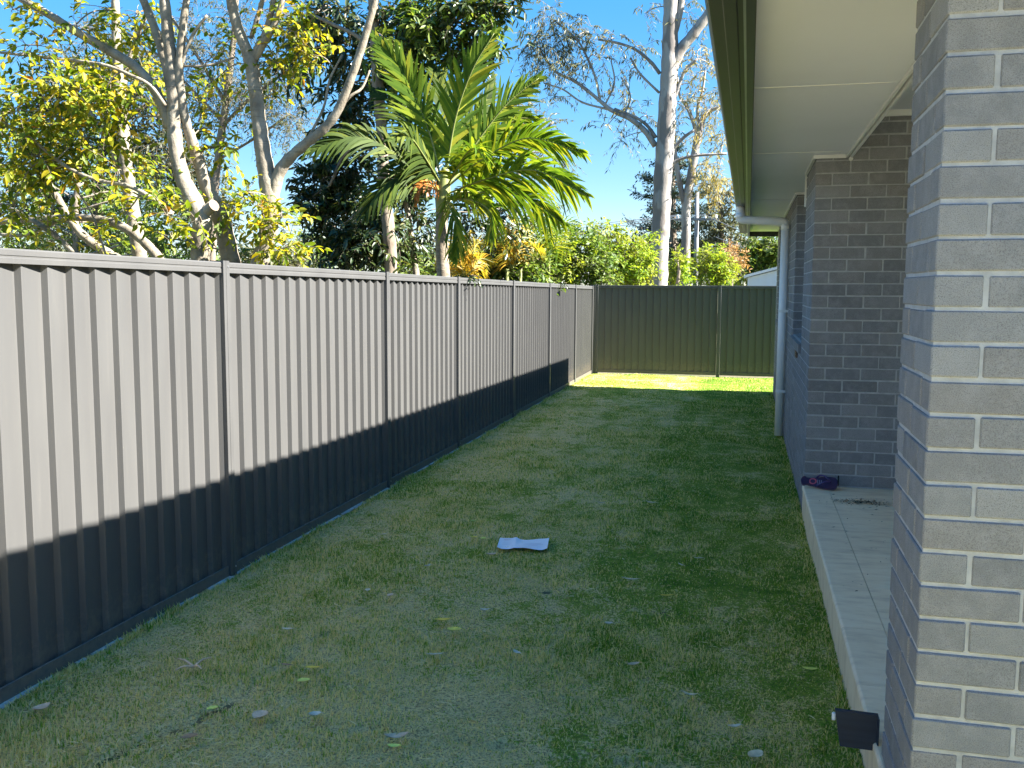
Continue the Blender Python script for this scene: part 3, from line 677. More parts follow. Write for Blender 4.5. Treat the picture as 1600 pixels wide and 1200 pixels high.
def make_tree(name, label, cat, Y, limbs, clumps, bark, leafm, leaf=(0.09, 0.045), twig=(0.5, 8), droop=0.3, hang=0.25, group=None, base=True, six=True, seed=1,
              twig_r=0.006, crown='crown', branch_r=0.35, stem='trunk'):
    """limbs[0] is the trunk; clumps: (px, py, depth offset, rx px, ry px, number of twigs[, leaf material])"""
    rng = np.random.default_rng(seed); q_ = ppm(Y)
    paths = []
    limbs = [list(l) for l in limbs]; clumps = list(clumps)
    for lm in limbs:                                     # limbs that leave the top of the view go on and end in foliage
        if lm[-1][1] < -15 and lm[-1][2] > 3 and Y < 20:
            ux, uy = lm[-1][0] - lm[-2][0], lm[-1][1] - lm[-2][1]; k = 110 / math.hypot(ux, uy); dz = lm[-1][3] if len(lm[-1]) > 3 else 0
            e = (lm[-1][0] + ux * k, lm[-1][1] + uy * k, 1.2, dz); lm += [((lm[-1][0] + e[0]) / 2 + 8, (lm[-1][1] + e[1]) / 2, lm[-1][2] * 0.6, dz), e]
            clumps += [(e[0], e[1], dz, 60, 45, 26), (e[0] + 40, e[1] + 50, dz + 0.3, 45, 30, 14)]
    for i, lm in enumerate(limbs):
        P, r = limb_path(lm, Y)
        if i == 0 and base:
            g = P[0].copy(); g[2] = gz(P[0][1]) - 0.2
            P = np.vstack([g, g * 0.5 + P[0] * 0.5, P]); r = np.concatenate([[r[0] * 1.35, r[0] * 1.08], r])
        paths.append((P, r))
    root = empty(name, label, cat, tuple(paths[0][0][0]) if paths else (0, 0, 0), group)
    root.location = (0, 0, 0)
    for i, (P, r) in enumerate(paths):
        q = MB(); wob = 1 + 0.05 * np.sin(np.arange(len(P)) * 1.9 + i) + rng.normal(0, 0.02, len(P))
        q.tube(P, r * wob, 12 if r[0] * q_ > 5 else 7)
        q.build(stem if i == 0 else 'limb', M[bark], root, smooth=True)
    allP = np.concatenate([p for p, _ in paths]) if paths else None
    allR = np.concatenate([r for _, r in paths]) if paths else None
    if clumps:
        byM = {}; bm = MB(); tw = []
        for c in clumps:
            px, py, dY, rx, ry, nt_ = c[:6]; lm = c[6] if len(c) > 6 else leafm
            C0 = at(px, py, Y + dY); rr = np.array([rx, (rx + ry) / 2, ry]) / q_
            if allP is not None and branch_r > 0:
                dd = np.linalg.norm(allP - C0, axis=1) + 0.6 * np.maximum(0, allP[:, 2] - C0[2]); j = int(np.argmin(dd))
                A = allP[j]; mid = (A + C0) / 2 + np.array([0, 0, 0.10 * np.linalg.norm(A - C0)]) + rng.normal(0, 0.05, 3) * np.linalg.norm(A - C0)
                if np.linalg.norm(A - C0) > 0.05:
                    r0 = min(allR[j] * 0.6, branch_r / q_ * 10); bm.tube(smooth_path([A, mid, C0], 4), np.linspace(r0, 0.5 * r0 + 0.002, 9), 5)
                for _ in range(5):
                    E_ = C0 + rng.normal(0, 0.5, 3) * rr; bm.tube(smooth_path([C0, (C0 + E_) / 2 + rng.normal(0, 0.06, 3) * rr, E_], 3), np.linspace(max(0.004, 0.3 * branch_r / q_ * 10), 0.003, 7), 4)
            u = unit(rng.normal(0, 1, (nt_, 3))); rad = rng.random((nt_, 1)) ** 0.45
            O = C0 + u * rad * rr * 0.8
            D = u * 0.8 + rng.normal(0, 0.55, (nt_, 3)); Ln = twig[0] * rng.uniform(0.6, 1.25, nt_)
            V, F = spray_leaves(O, D, Ln, twig[1], leaf[0], leaf[1], droop, rng, hang, six)
            byM.setdefault(lm, []).append((V, F)); tw.append(twig_arrays(O, D, Ln, twig_r, droop))
        for lm, lst in byM.items():
            Vs, Fs, o_ = [], [], 0
            for V, F in lst: Vs.append(V); Fs.append(F + o_); o_ += len(V)
            obj(crown, np_mesh(crown, np.concatenate(Vs), [np.concatenate(Fs)]), M[lm], root, kind='stuff')
        Vs, Fs, o_ = [], [], 0
        for V, F in tw: Vs.append(V); Fs.append(F + o_); o_ += len(V)
        obj('twigs', np_mesh('twigs', np.concatenate(Vs), [np.concatenate(Fs)]), M['bark_twig'], root, kind='stuff')
        if bm.v: bm.build('branches', M[bark], root, smooth=True, kind='stuff')
    return root

# ---------------------------------------------------------------- near trees behind the left fence
T1 = make_tree('pale_tree', 'pale barked tree with a sawn stub and two stems rising behind the second fence bay', 'tree', 8.0,
  [[(313, 412, 17), (314, 375, 16.5), (316, 345, 17), (303, 315, 16), (288, 285, 14.5), (277, 245, 13), (272, 200, 12.5), (272, 150, 12), (268, 100, 11), (262, 50, 10), (257, 0, 9), (252, -60, 8)],
   [(362, 414, 17, 0.35), (352, 368, 16, 0.35), (342, 335, 15, 0.3), (326, 300, 13, 0.25), (310, 250, 11, 0.2), (298, 215, 9.5, 0.12), (287, 175, 8, 0.03), (280, 120, 7.5), (284, 60, 7), (290, 10, 6), (300, -50, 5)],
   [(313, 345, 14), (322, 330, 11), (332, 322, 9.5)],
   [(266, 200, 9), (256, 170, 9.5), (240, 138, 9), (212, 105, 8.5), (165, 76, 8), (120, 50, 7.5), (80, 25, 7), (40, 2, 6.5), (0, -22, 6)],
   [(268, 150, 7, 0.1), (256, 90, 8, 0.1), (240, 40, 7.5, 0.15), (222, -5, 7, 0.2), (205, -50, 6, 0.2)],
   [(283, 105, 3), (292, 75, 3.2), (305, 48, 3), (324, 24, 2.4)],
   [(258, 165, 3.5, -0.1), (236, 135, 3.2, -0.15), (205, 118, 3, -0.2), (160, 101, 2.8, -0.2), (90, 92, 2.6, -0.2), (0, 82, 2.4, -0.2)],
   [(270, 335, 4.5, -0.2), (235, 308, 4, -0.3), (195, 289, 3.6, -0.3), (150, 281, 3.2, -0.3), (100, 258, 3, -0.3), (40, 210, 2.6, -0.3), (0, 190, 2.3, -0.3)],
   [(285, 103, 2.5, 0.1), (325, 102, 2.2, 0.2), (365, 90, 1.8, 0.3)]],
  [(40, 70, -0.2, 60, 40, 20), (120, 40, 0, 55, 30, 16), (30, 170, -0.3, 60, 45, 48), (100, 140, -0.3, 60, 38, 44), (165, 150, -0.2, 45, 32, 33),
   (60, 245, -0.2, 65, 38, 40), (140, 215, 0, 55, 40, 36), (190, 190, 0.2, 32, 25, 16), (20, 320, -0.2, 45, 30, 24), (110, 262, 0, 45, 24, 19),
   (215, 60, 0.3, 35, 22, 11), (300, 150, 0.4, 28, 20, 6), (345, 232, 0.4, 34, 22, 17), (330, 200, 0.4, 20, 18, 6), (260, 335, -0.4, 28, 20, 11), (185, 265, -0.3, 24, 14, 6),
   (195, 335, -0.3, 20, 16, 6), (75, 355, 0.4, 50, 26, 14), (5, 215, -0.4, 40, 50, 24), (270, 372, -0.3, 14, 15, 4), (175, 15, 0.4, 40, 22, 9), (20, 15, -0.3, 38, 26, 9), (305, 345, -0.5, 14, 10, 3)],
  'bark_pale', 'leaf_yellow', (0.092, 0.044), (0.34, 8), 0.25, 0.3, seed=11, branch_r=0.16, twig_r=0.003)
# the sawn face of the stub
q = MB(); c = at(334, 321, 7.96); dv = unit(c - at(320, 331, 8.0)); q.tube([c - dv * 0.004, c + dv * 0.006], 0.056, 16)
M['sawn'] = simple('sawn_wood', (0.27, 0.21, 0.15), 0.85, var=0.25, nscale=30)
q.build('sawn_face', M['sawn'], T1)

make_tree('pale_tree', 'pale barked tree forking high up with a curved limb reaching towards the palm', 'tree', 8.3,
  [[(404, 414, 15), (413, 385, 15), (422, 345, 15.5), (423, 315, 16), (417, 275, 15), (410, 230, 13.5), (405, 190, 12.5), (399, 140, 12), (394, 105, 12), (385, 78, 10), (372, 45, 9), (363, 10, 8.5), (356, -45, 8)],
   [(424, 318, 11), (434, 275, 11), (450, 250, 9.5), (476, 226, 8.5), (503, 204, 8), (526, 176, 7.5), (545, 132, 7), (560, 90, 6.5), (574, 45, 6), (586, 0, 5.5), (596, -50, 5)],
   [(395, 100, 6), (402, 75, 6), (413, 55, 5.5), (424, 20, 5), (432, -30, 4)],
   [(398, 95, 5.5), (412, 68, 6), (428, 40, 5.5), (440, 5, 5), (447, -40, 4.5)],
   [(392, 60, 4, 0.1), (400, 35, 4.5, 0.1), (410, 0, 4, 0.1), (415, -40, 3.6)],
   [(528, 172, 3, 0.1), (548, 150, 2.6, 0.1), (565, 138, 2.2, 0.15), (578, 110, 1.8, 0.2)],
   [(478, 222, 2.6), (505, 170, 2.2), (515, 125, 2.0), (535, 85, 1.6)]],
  [(350, 320, -0.2, 26, 24, 12), (400, 322, -0.3, 30, 18, 14), (425, 355, -0.4, 32, 20, 18), (450, 385, -0.4, 32, 16, 17), (460, 50, 0.1, 34, 40, 40), (430, 95, 0.2, 24, 22, 14), (480, 85, 0.1, 26, 22, 18),
   (350, 70, 0.3, 28, 30, 10), (330, 130, 0.5, 30, 24, 9), (420, 150, 0.2, 20, 12, 6), (385, 300, -0.3, 18, 22, 9), (500, 20, 0.2, 22, 22, 7), (440, 340, -0.3, 14, 10, 5)],
  'bark_pale', 'leaf_yellow', (0.080, 0.040), (0.30, 8), 0.25, 0.3, seed=12, branch_r=0.12, twig_r=0.003)

make_tree('pale_tree', 'slender pale trunk with dark blotches standing left of the two stemmed tree', 'tree', 9.6,
  [[(219, 404, 13), (214, 370, 12.5), (207, 325, 12), (200, 280, 12), (194, 230, 11.5), (190, 180, 11), (186, 130, 9), (182, 70, 8), (180, 0, 7), (178, -50, 6)],
   [(184, 262, 7), (172, 225, 6.5), (156, 200, 6), (144, 184, 5), (130, 150, 4)],
   [(190, 160, 5, 0.2), (200, 100, 4.5, 0.3), (215, 55, 4, 0.3), (235, 10, 3, 0.3)]],
  [(210, 250, 0.3, 30, 24, 16), (150, 110, 0.3, 45, 35, 26), (230, 120, 0.3, 35, 35, 18), (110, 190, 0.4, 40, 30, 26), (215, 20, 0.3, 40, 28, 16)],
  'bark_pale', 'leaf_yellow', (0.08, 0.04), (0.32, 8), 0.25, 0.3, seed=13, branch_r=0.12, twig_r=0.003)

make_tree('leaning_tree', 'low pale tree leaning left with long arching limbs just above the fence top', 'tree', 8.8,
  [[(252, 408, 9), (232, 385, 8.5), (208, 364, 8), (175, 347, 7), (140, 341, 6.5), (100, 340, 6.2), (50, 343, 5.8), (0, 346, 5.5), (-60, 350, 5)],
   [(185, 405, 9, 0.3), (160, 390, 8.5, 0.3), (130, 368, 8, 0.3), (108, 340, 7.5, 0.3), (90, 310, 7, 0.3), (72, 282, 6.5, 0.3), (55, 250, 5, 0.3)],
   [(118, 400, 4.5, -0.2), (98, 378, 5, -0.2), (70, 356, 5, -0.2), (40, 338, 4.8, -0.2), (15, 326, 4.5, -0.2), (-30, 305, 4, -0.2)],
   [(100, 341, 3, -0.1), (60, 360, 3.2, -0.1), (30, 368, 3.2, -0.1), (0, 366, 3, -0.1)],
   [(75, 350, 2, -0.2), (84, 310, 1.8, -0.25), (74, 265, 1.5, -0.3), (66, 230, 1.3, -0.3)],
   [(165, 398, 2, -0.3), (150, 350, 1.8, -0.3), (135, 320, 1.6, -0.3), (110, 285, 1.4, -0.3), (70, 250, 1.2, -0.3)]],
  [(25, 290, 0, 40, 26, 20), (60, 205, 0.2, 45, 32, 30), (-20, 250, 0, 40, 40, 16), (150, 372, 0.2, 24, 14, 8)],
  'bark_pale', 'leaf_yellow', (0.08, 0.04), (0.30, 7), 0.25, 0.3, seed=14, branch_r=0.12, twig_r=0.003)

# greenery further back on the left
make_tree('leafy_tree', 'dark green bushy tree filling the gaps low down behind the pale trunks', 'tree', 13.5,
  [[(120, 420, 7), (118, 330, 6), (125, 240, 4)]],
  [(20, 365, 0, 55, 30, 75), (90, 375, 0, 50, 26, 65), (160, 350, 0.4, 50, 34, 75), (235, 368, 0, 50, 28, 70), (290, 385, 0, 36, 22, 44), (60, 300, 0.8, 60, 34, 50), (150, 290, 0.8, 45, 30, 34), (240, 310, 0.6, 42, 32, 46), (290, 320, 0.6, 26, 30, 20), (365, 395, 0, 26, 20, 26)],
  'bark_brown', 'leaf_mid', (0.085, 0.04), (0.42, 9), 0.3, 0.3, seed=21, branch_r=0.2, twig_r=0.004)
make_tree('feathery_tree', 'tall grey green feathery tree with bare twigs against the blue sky at upper left', 'tree', 15.5,
  [[(330, 420, 8), (335, 300, 7), (350, 180, 6), (365, 60, 5), (372, -40, 4)],
   [(345, 200, 3.5), (395, 150, 3), (450, 110, 2.5), (480, 90, 2)],
   [(352, 160, 3.5), (310, 90, 3), (270, 30, 2.5), (240, -20, 2)],
   [(348, 190, 3), (300, 140, 2.6), (240, 80, 2.2), (180, 40, 1.8)],
   [(340, 250, 2.5), (400, 215, 2.2), (450, 180, 1.8)]],
  [(330, 90, 0, 44, 34, 78), (390, 150, 0, 44, 30, 102), (440, 125, 0.3, 40, 26, 95), (455, 185, 0.2, 34, 24, 68), (345, 150, 0.4, 44, 30, 78), (280, 110, 0.4, 44, 30, 61),
   (300, 40, 0.3, 44, 30, 51), (370, 30, 0, 40, 30, 51), (220, 70, 0.4, 50, 34, 51), (150, 60, 0.4, 50, 30, 44), (420, 200, 0, 26, 16, 27), (310, 190, 0.4, 26, 24, 27), (250, 180, 0.5, 30, 26, 30), (460, 30, 0.4, 36, 40, 61), (260, 255, 0.6, 26, 30, 30)],
  'bark_brown', 'leaf_olive', (0.085, 0.020), (0.60, 18), 0.35, 0.25, six=False, seed=22, branch_r=0.12, twig_r=0.004)

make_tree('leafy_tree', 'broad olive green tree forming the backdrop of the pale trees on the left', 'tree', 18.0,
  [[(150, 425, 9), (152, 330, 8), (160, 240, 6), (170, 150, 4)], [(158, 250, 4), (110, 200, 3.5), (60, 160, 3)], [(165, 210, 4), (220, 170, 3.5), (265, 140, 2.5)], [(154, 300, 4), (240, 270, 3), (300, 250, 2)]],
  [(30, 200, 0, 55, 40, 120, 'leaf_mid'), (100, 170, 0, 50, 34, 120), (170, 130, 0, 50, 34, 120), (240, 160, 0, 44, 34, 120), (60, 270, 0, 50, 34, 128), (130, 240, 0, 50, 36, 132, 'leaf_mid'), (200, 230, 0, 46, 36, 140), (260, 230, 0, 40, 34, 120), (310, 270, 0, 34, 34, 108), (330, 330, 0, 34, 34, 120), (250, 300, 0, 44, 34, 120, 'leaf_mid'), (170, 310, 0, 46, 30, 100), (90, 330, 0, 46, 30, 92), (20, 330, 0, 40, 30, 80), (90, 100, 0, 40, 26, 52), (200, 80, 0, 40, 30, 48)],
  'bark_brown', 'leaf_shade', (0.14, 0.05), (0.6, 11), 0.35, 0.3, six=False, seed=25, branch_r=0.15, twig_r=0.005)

# ---------------------------------------------------------------- tall dark tree behind the palm
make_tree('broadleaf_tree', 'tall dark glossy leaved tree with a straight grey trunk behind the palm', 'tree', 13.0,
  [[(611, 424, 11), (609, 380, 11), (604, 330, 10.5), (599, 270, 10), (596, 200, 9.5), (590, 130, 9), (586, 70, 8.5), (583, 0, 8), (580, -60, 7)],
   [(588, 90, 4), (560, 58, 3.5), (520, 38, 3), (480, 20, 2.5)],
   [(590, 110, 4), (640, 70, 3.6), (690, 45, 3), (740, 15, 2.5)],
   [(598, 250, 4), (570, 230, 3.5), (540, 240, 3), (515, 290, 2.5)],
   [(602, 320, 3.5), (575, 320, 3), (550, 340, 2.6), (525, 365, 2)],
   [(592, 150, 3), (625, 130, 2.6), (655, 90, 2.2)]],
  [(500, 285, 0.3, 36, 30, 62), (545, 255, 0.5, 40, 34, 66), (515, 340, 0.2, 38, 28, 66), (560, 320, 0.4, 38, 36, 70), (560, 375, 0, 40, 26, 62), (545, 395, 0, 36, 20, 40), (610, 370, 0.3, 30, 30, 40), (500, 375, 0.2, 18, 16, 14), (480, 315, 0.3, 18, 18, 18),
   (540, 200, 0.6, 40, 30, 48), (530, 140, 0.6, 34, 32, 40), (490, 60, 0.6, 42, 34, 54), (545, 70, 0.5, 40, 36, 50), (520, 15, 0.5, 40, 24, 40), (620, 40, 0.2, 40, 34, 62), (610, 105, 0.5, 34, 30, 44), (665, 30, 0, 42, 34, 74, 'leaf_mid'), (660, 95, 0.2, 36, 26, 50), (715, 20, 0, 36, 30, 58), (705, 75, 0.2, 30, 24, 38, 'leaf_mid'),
   (760, 20, 0.1, 30, 20, 34, 'leaf_mid'), (620, 75, -0.3, 40, 30, 30, 'leaf_mid'), (790, 8, 0.1, 22, 14, 18), (740, 60, 0.2, 22, 24, 22), (755, 95, 0.4, 18, 14, 10), (640, 165, 0.5, 30, 26, 26), (650, 250, 0.6, 30, 34, 30), (630, 320, 0.6, 30, 34, 34), (460, 110, 0.8, 30, 24, 18), (575, 160, 0.5, 26, 30, 24)],  # leaf_mid clumps: mid green, also standing in for sunlit highlights on the crown
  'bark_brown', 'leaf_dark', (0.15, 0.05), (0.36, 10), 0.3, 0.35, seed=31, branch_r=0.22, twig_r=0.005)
make_tree('slim_tree', 'slim grey trunk half hidden between the tall dark tree and the palm', 'tree', 13.6,
  [[(650, 424, 6), (645, 390, 5.5), (638, 340, 5), (630, 280, 4.5), (628, 200, 4)]],
  [(640, 300, 0.2, 26, 30, 26), (660, 360, 0.2, 26, 24, 26), (740, 330, 0.8, 40, 34, 50), (760, 290, 1.0, 34, 28, 36), (790, 350, 0.8, 36, 24, 40)], 'bark_pale', 'leaf_dark', (0.12, 0.045), (0.34, 9), 0.3, 0.35, seed=32, branch_r=0.1, twig_r=0.004)
make_tree('olive_tree', 'pale olive leaved tree showing behind the right hand palm fronds', 'tree', 19.0,
  [[(800, 440, 5), (805, 340, 4.5), (812, 250, 4), (815, 180, 3)], [(810, 260, 2.5), (840, 215, 2), (865, 190, 1.6)]],
  [(815, 175, 0, 30, 22, 36), (780, 190, 0, 28, 24, 30), (845, 200, 0, 26, 22, 26), (870, 245, 0, 24, 26, 22), (820, 235, 0.3, 36, 26, 34), (770, 250, 0.3, 30, 28, 26), (840, 300, 0, 34, 26, 28)],
  'bark_pale', 'leaf_gum', (0.10, 0.028), (0.55, 13), 0.4, 0.4, six=False, seed=33, branch_r=0.1, twig_r=0.005)

# ---------------------------------------------------------------- palms
def make_frond(parent, pix, Y, lf_len, n, tw, mat, lf_w=0.034, droop=0.25, fwd=0.75, stem_r=0.014, bare=0.12, seed=0, vee=0.25):
    rng = np.random.default_rng(seed); P = smooth_path(np.array([at(a[0], a[1], Y + (a[2] if len(a) > 2 else 0)) for a in pix]), 8)
    seg = np.concatenate([[0], np.cumsum(np.linalg.norm(np.diff(P, axis=0), axis=1))]); seg /= seg[-1]
    t = np.linspace(bare, 1.0, n); B = np.stack([np.interp(t, seg, P[:, k]) for k in range(3)], 1)
    T = unit(np.gradient(P, axis=0)); T = unit(np.stack([np.interp(t, seg, T[:, k]) for k in range(3)], 1))
    vd = unit(B - CAM); inp = unit(np.cross(T, vd)); dep = unit(np.cross(T, inp))
    sidev = inp * math.cos(tw) + dep * math.sin(tw); nrm = unit(np.cross(T, sidev)); nrm *= np.where(nrm[:, 2:3] < 0, -1, 1)
    env = np.clip(np.sin(np.clip(t * 0.93 + 0.12, 0, 1) * math.pi) ** 0.55, 0.25, 1)
    Vs = []; k_ = 4
    for sg in (-1, 1):
        ln = lf_len * env * rng.uniform(0.85, 1.1, n); D = unit(sidev * sg * (1 - 0.35 * t[:, None]) + T * fwd * (0.8 + 0.7 * t[:, None]) + nrm * vee + rng.normal(0, 0.15, (n, 3)))
        wv = unit(np.cross(D, nrm)); dr = droop * rng.uniform(0.6, 1.5, n)
        for j in range(k_ + 1):
            u = j / k_; c = B + D * ln[:, None] * u; c = c.copy(); c[:, 2] -= dr * ln * u ** 2.2
            w = lf_w * (0.55 + 1.3 * u - 1.8 * u * u) * 1.0 if j < k_ else 0.002
            w = max(w, 0.002)
            Vs.append(np.stack([c + wv * w * 0.5 + nrm * w * 0.16, c - wv * w * 0.5 + nrm * w * 0.16], 1))
    F = []; V = np.concatenate([np.stack(Vs[i * (k_ + 1):(i + 1) * (k_ + 1)], 1).reshape(n, -1, 3) for i in (0, 1)]).reshape(-1, 3)
    per = (k_ + 1) * 2; b = np.arange(2 * n)[:, None] * per
    for j in range(k_): F.append(b + [2 * j, 2 * j + 1, 2 * j + 3, 2 * j + 2])
    fr = obj('frond', np_mesh('frond', V, [np.concatenate(F)]), M[mat], parent)
    q = MB(); q.tube(P, np.linspace(stem_r, stem_r * 0.25, len(P)), 6); q.build('frond_stem', M['frond_stem'], fr, smooth=True)
    return fr
YP = 12.0
palm = empty('palm_tree', 'tall palm with broad upright green fronds standing behind the middle of the left fence', 'palm')
q = MB(); P, r = limb_path([(693, 430, 11), (691, 400, 10.5), (690, 360, 10), (691, 325, 10)], YP)
g = P[0].copy(); g[2] = -0.4; q.tube(np.vstack([g, P]), np.concatenate([[r[0] * 1.3], r]), 14)
M['palm_bark'] = bark_mat('ringed_palm_bark', (0.15, 0.12, 0.085), (0.26, 0.215, 0.16), (0.36, 0.31, 0.24), 8, (1, 1, 3), rings=0.6)
q.build('trunk', M['palm_bark'], palm, smooth=True)
q = MB(); P, r = limb_path([(691, 332, 10.5), (692, 310, 13), (694, 285, 10), (696, 262, 6)], YP); q.tube(P, r, 14); q.build('crownshaft', M['frond_stem'], palm, smooth=True)
for i, (pix, ln, n, tw, mt, dr) in enumerate([
    ([(690, 285), (670, 205, -.1), (632, 118, -.2), (588, 60, -.3)], 0.62, 40, 0.15, 'frond', 0.10),
    ([(696, 280), (712, 185, -.1), (738, 110, -.2), (772, 52, -.2)], 0.60, 42, 0.1, 'frond', 0.10),
    ([(699, 282), (738, 232, .1), (790, 165, .2), (842, 122, .3)], 0.60, 42, 0.25, 'frond', 0.15),
    ([(701, 290), (752, 250, -.2), (825, 216, -.4), (908, 238, -.6)], 0.55, 46, 0.5, 'frond', 0.30),
    ([(701, 302), (760, 280, -.3), (835, 266, -.6), (915, 305, -.9)], 0.58, 46, 0.45, 'frond', 0.42),
    ([(688, 292), (645, 258, -.3), (565, 214, -.7), (482, 236, -1.0)], 0.50, 46, 0.6, 'frond_dark', 0.35),
    ([(689, 286), (655, 220, .3), (615, 165, .6), (580, 140, .9)], 0.52, 36, 0.4, 'frond_dark', 0.2),
    ([(688, 300), (640, 278, -.3), (600, 290, -.6), (570, 335, -.8)], 0.50, 36, 0.9, 'frond_dark', 0.5),
    ([(700, 312), (735, 312, -.4), (765, 330, -.7), (772, 372, -.9)], 0.45, 32, 0.9, 'frond', 0.5),
    ([(695, 276), (700, 205, .3), (690, 140, .6), (672, 95, .8)], 0.50, 36, 0.3, 'frond_dark', 0.12),
    ([(698, 280), (725, 215, .4), (755, 165, .8), (770, 120, 1.0)], 0.50, 36, 0.5, 'frond_dark', 0.15),
    ([(690, 290), (660, 240, -.5), (640, 215, -.9), (612, 218, -1.2)], 0.46, 34, 0.8, 'frond_dark', 0.3),
    ([(698, 292), (722, 250, -.5), (740, 232, -.9), (760, 250, -1.2)], 0.46, 34, 0.9, 'frond', 0.35),
    ([(694, 300), (706, 330, -.3), (716, 365, -.4), (712, 405, -.4)], 0.34, 22, 0.6, 'frond', 0.4),
    ([(697, 290), (745, 245, .3), (800, 190, .5), (838, 185, .6)], 0.50, 36, 0.4, 'frond', 0.3),
    ([(699, 300), (745, 300, .3), (815, 305, .5), (880, 350, .6)], 0.50, 36, 0.5, 'frond', 0.5),
    ([(690, 300), (672, 288, -.3), (655, 292, -.4), (650, 318, -.45)], 0.16, 14, 0.7, 'frond_dead', 0.5),
    ([(690, 298), (640, 275, -.1), (600, 282, -.1), (590, 305, -.1)], 0.14, 14, 0.7, 'frond_dead', 0.5),
]): make_frond(palm, pix, YP, ln * (1.0 if dr < 0.2 else 1.05), int(n * 1.05), tw, mt, 0.056, dr * 0.9 + 0.04, seed=40 + i, fwd=1.15 if dr < 0.2 else 0.9)

def cane_palm(label, Y, cx, by, tips, mat, ln=0.32, n=26, seed=0, stems=3):
    root = empty('cane_palm', label, 'palm', group='golden cane palms behind the fence')
    rng = np.random.default_rng(seed); C0 = at(cx, by, Y)
    q = MB()
    for k in range(stems):
        o_ = np.array([0.09 * math.cos(k * 2.2), 0.09 * math.sin(k * 2.2), 0]); top = C0 + o_ * 1.6; q.tube([np.array([C0[0], C0[1], -0.3]) + o_, top], [0.03, 0.022], 7)
    q.build('stem', M['frond_stem'], root, smooth=True)
    for i, (tx, ty, bend) in enumerate(tips):
        mx, my = (cx * 0.45 + tx * 0.55), min(by, ty) * 0.55 + (by * 0.45 + ty * 0.55) * 0.45 - bend
        make_frond(root, [(cx, by), (cx * 0.7 + tx * 0.3, by * 0.62 + my * 0.38, rng.uniform(-.2, .2)), (mx, my, rng.uniform(-.5, .5)), (tx, ty, rng.uniform(-.8, .8))], Y, ln, n, rng.uniform(0.2, 1.0), mat, 0.026, 0.35, seed=seed * 20 + i, stem_r=0.008)
    return root
cane_palm('orange yellow cane palm tuft at the foot of the tall palm', 12.8, 725, 432, [(690, 385, 6), (705, 372, 8), (735, 362, 6), (760, 380, 8), (772, 410, 10), (678, 412, 8), (745, 400, 4), (715, 400, 4), (760, 425, 10), (690, 428, 8)], 'frond_gold', 0.26, 22, 3)
cane_palm('yellow cane palm clump right of the tall palm trunk', 14.5, 800, 420, [(745, 380, 8), (770, 352, 8), (800, 340, 6), (835, 355, 8), (850, 390, 10), (760, 405, 8), (820, 380, 6), (785, 395, 6)], 'frond_gold', 0.30, 24, 4)
cane_palm('lime green cane palm with arching tips below the right hand fronds', 15.5, 845, 405, [(800, 345, 10), (822, 318, 10), (850, 308, 6), (880, 322, 10), (905, 350, 12), (890, 390, 10), (815, 380, 6), (865, 350, 4)], 'frond', 0.36, 26, 5)

# ---------------------------------------------------------------- shrubs above the far part of the fence
sh = [('bushy lime green shrub just right of the palm foot, nearest of the hedge', 15.0, 770, 'leaf_mid', [(760, 415, 0, 36, 24, 114), (800, 400, 0, 36, 28, 133), (740, 425, 0, 30, 16, 64), (830, 420, 0, 34, 22, 106)]),
      ('bright yellow green shrub in the middle of the hedge', 20.3, 870, 'leaf_lime', [(850, 400, 0, 34, 28, 133), (885, 385, 0, 32, 28, 125), (880, 420, 0, 36, 22, 121), (840, 428, 0, 26, 16, 68)]),
      ('dense green shrub beside the corner of the two fences', 20.5, 935, 'leaf_mid', [(915, 380, 0, 28, 24, 114), (930, 410, 0, 34, 28, 152), (900, 425, 0, 30, 20, 95), (945, 435, 0, 26, 14, 76)]),
      ('tallest lime leaved shrub left of the big gum trunk', 21.5, 965, 'leaf_lime', [(950, 372, 0, 28, 22, 117), (975, 395, 0, 32, 28, 159), (1000, 415, 0, 24, 24, 102), (975, 430, 0, 34, 18, 114), (1012, 380, 0.5, 16, 22, 45)]),
      ('low lime shrub between the two gum trunks', 24.6, 1058, 'leaf_lime', [(1058, 425, 0.3, 16, 18, 76), (1060, 405, 0.4, 12, 14, 38)]),
      ('yellow green shrub right of the slim gum', 27.5, 1115, 'leaf_lime', [(1100, 425, 0, 22, 20, 95), (1125, 420, 0, 24, 22, 114), (1112, 400, 0, 20, 18, 68), (1142, 432, 0, 18, 12, 49)])]
for i, (lab, Y, cx, lm, cl) in enumerate(sh):
    big = Y > 24
    make_tree('shrub', lab, 'shrub', Y, [[(cx, 446, 3), (cx + 3, 425, 2.4), (cx + 1, 410, 1.5)]], cl, 'bark_brown', lm, (0.11 if not big else 0.13, 0.05), (0.34, 9), 0.25, 0.2,
              group='hedge shrubs beyond the fences', six=False, seed=60 + i, branch_r=0.12, twig_r=0.004, stem='stem')

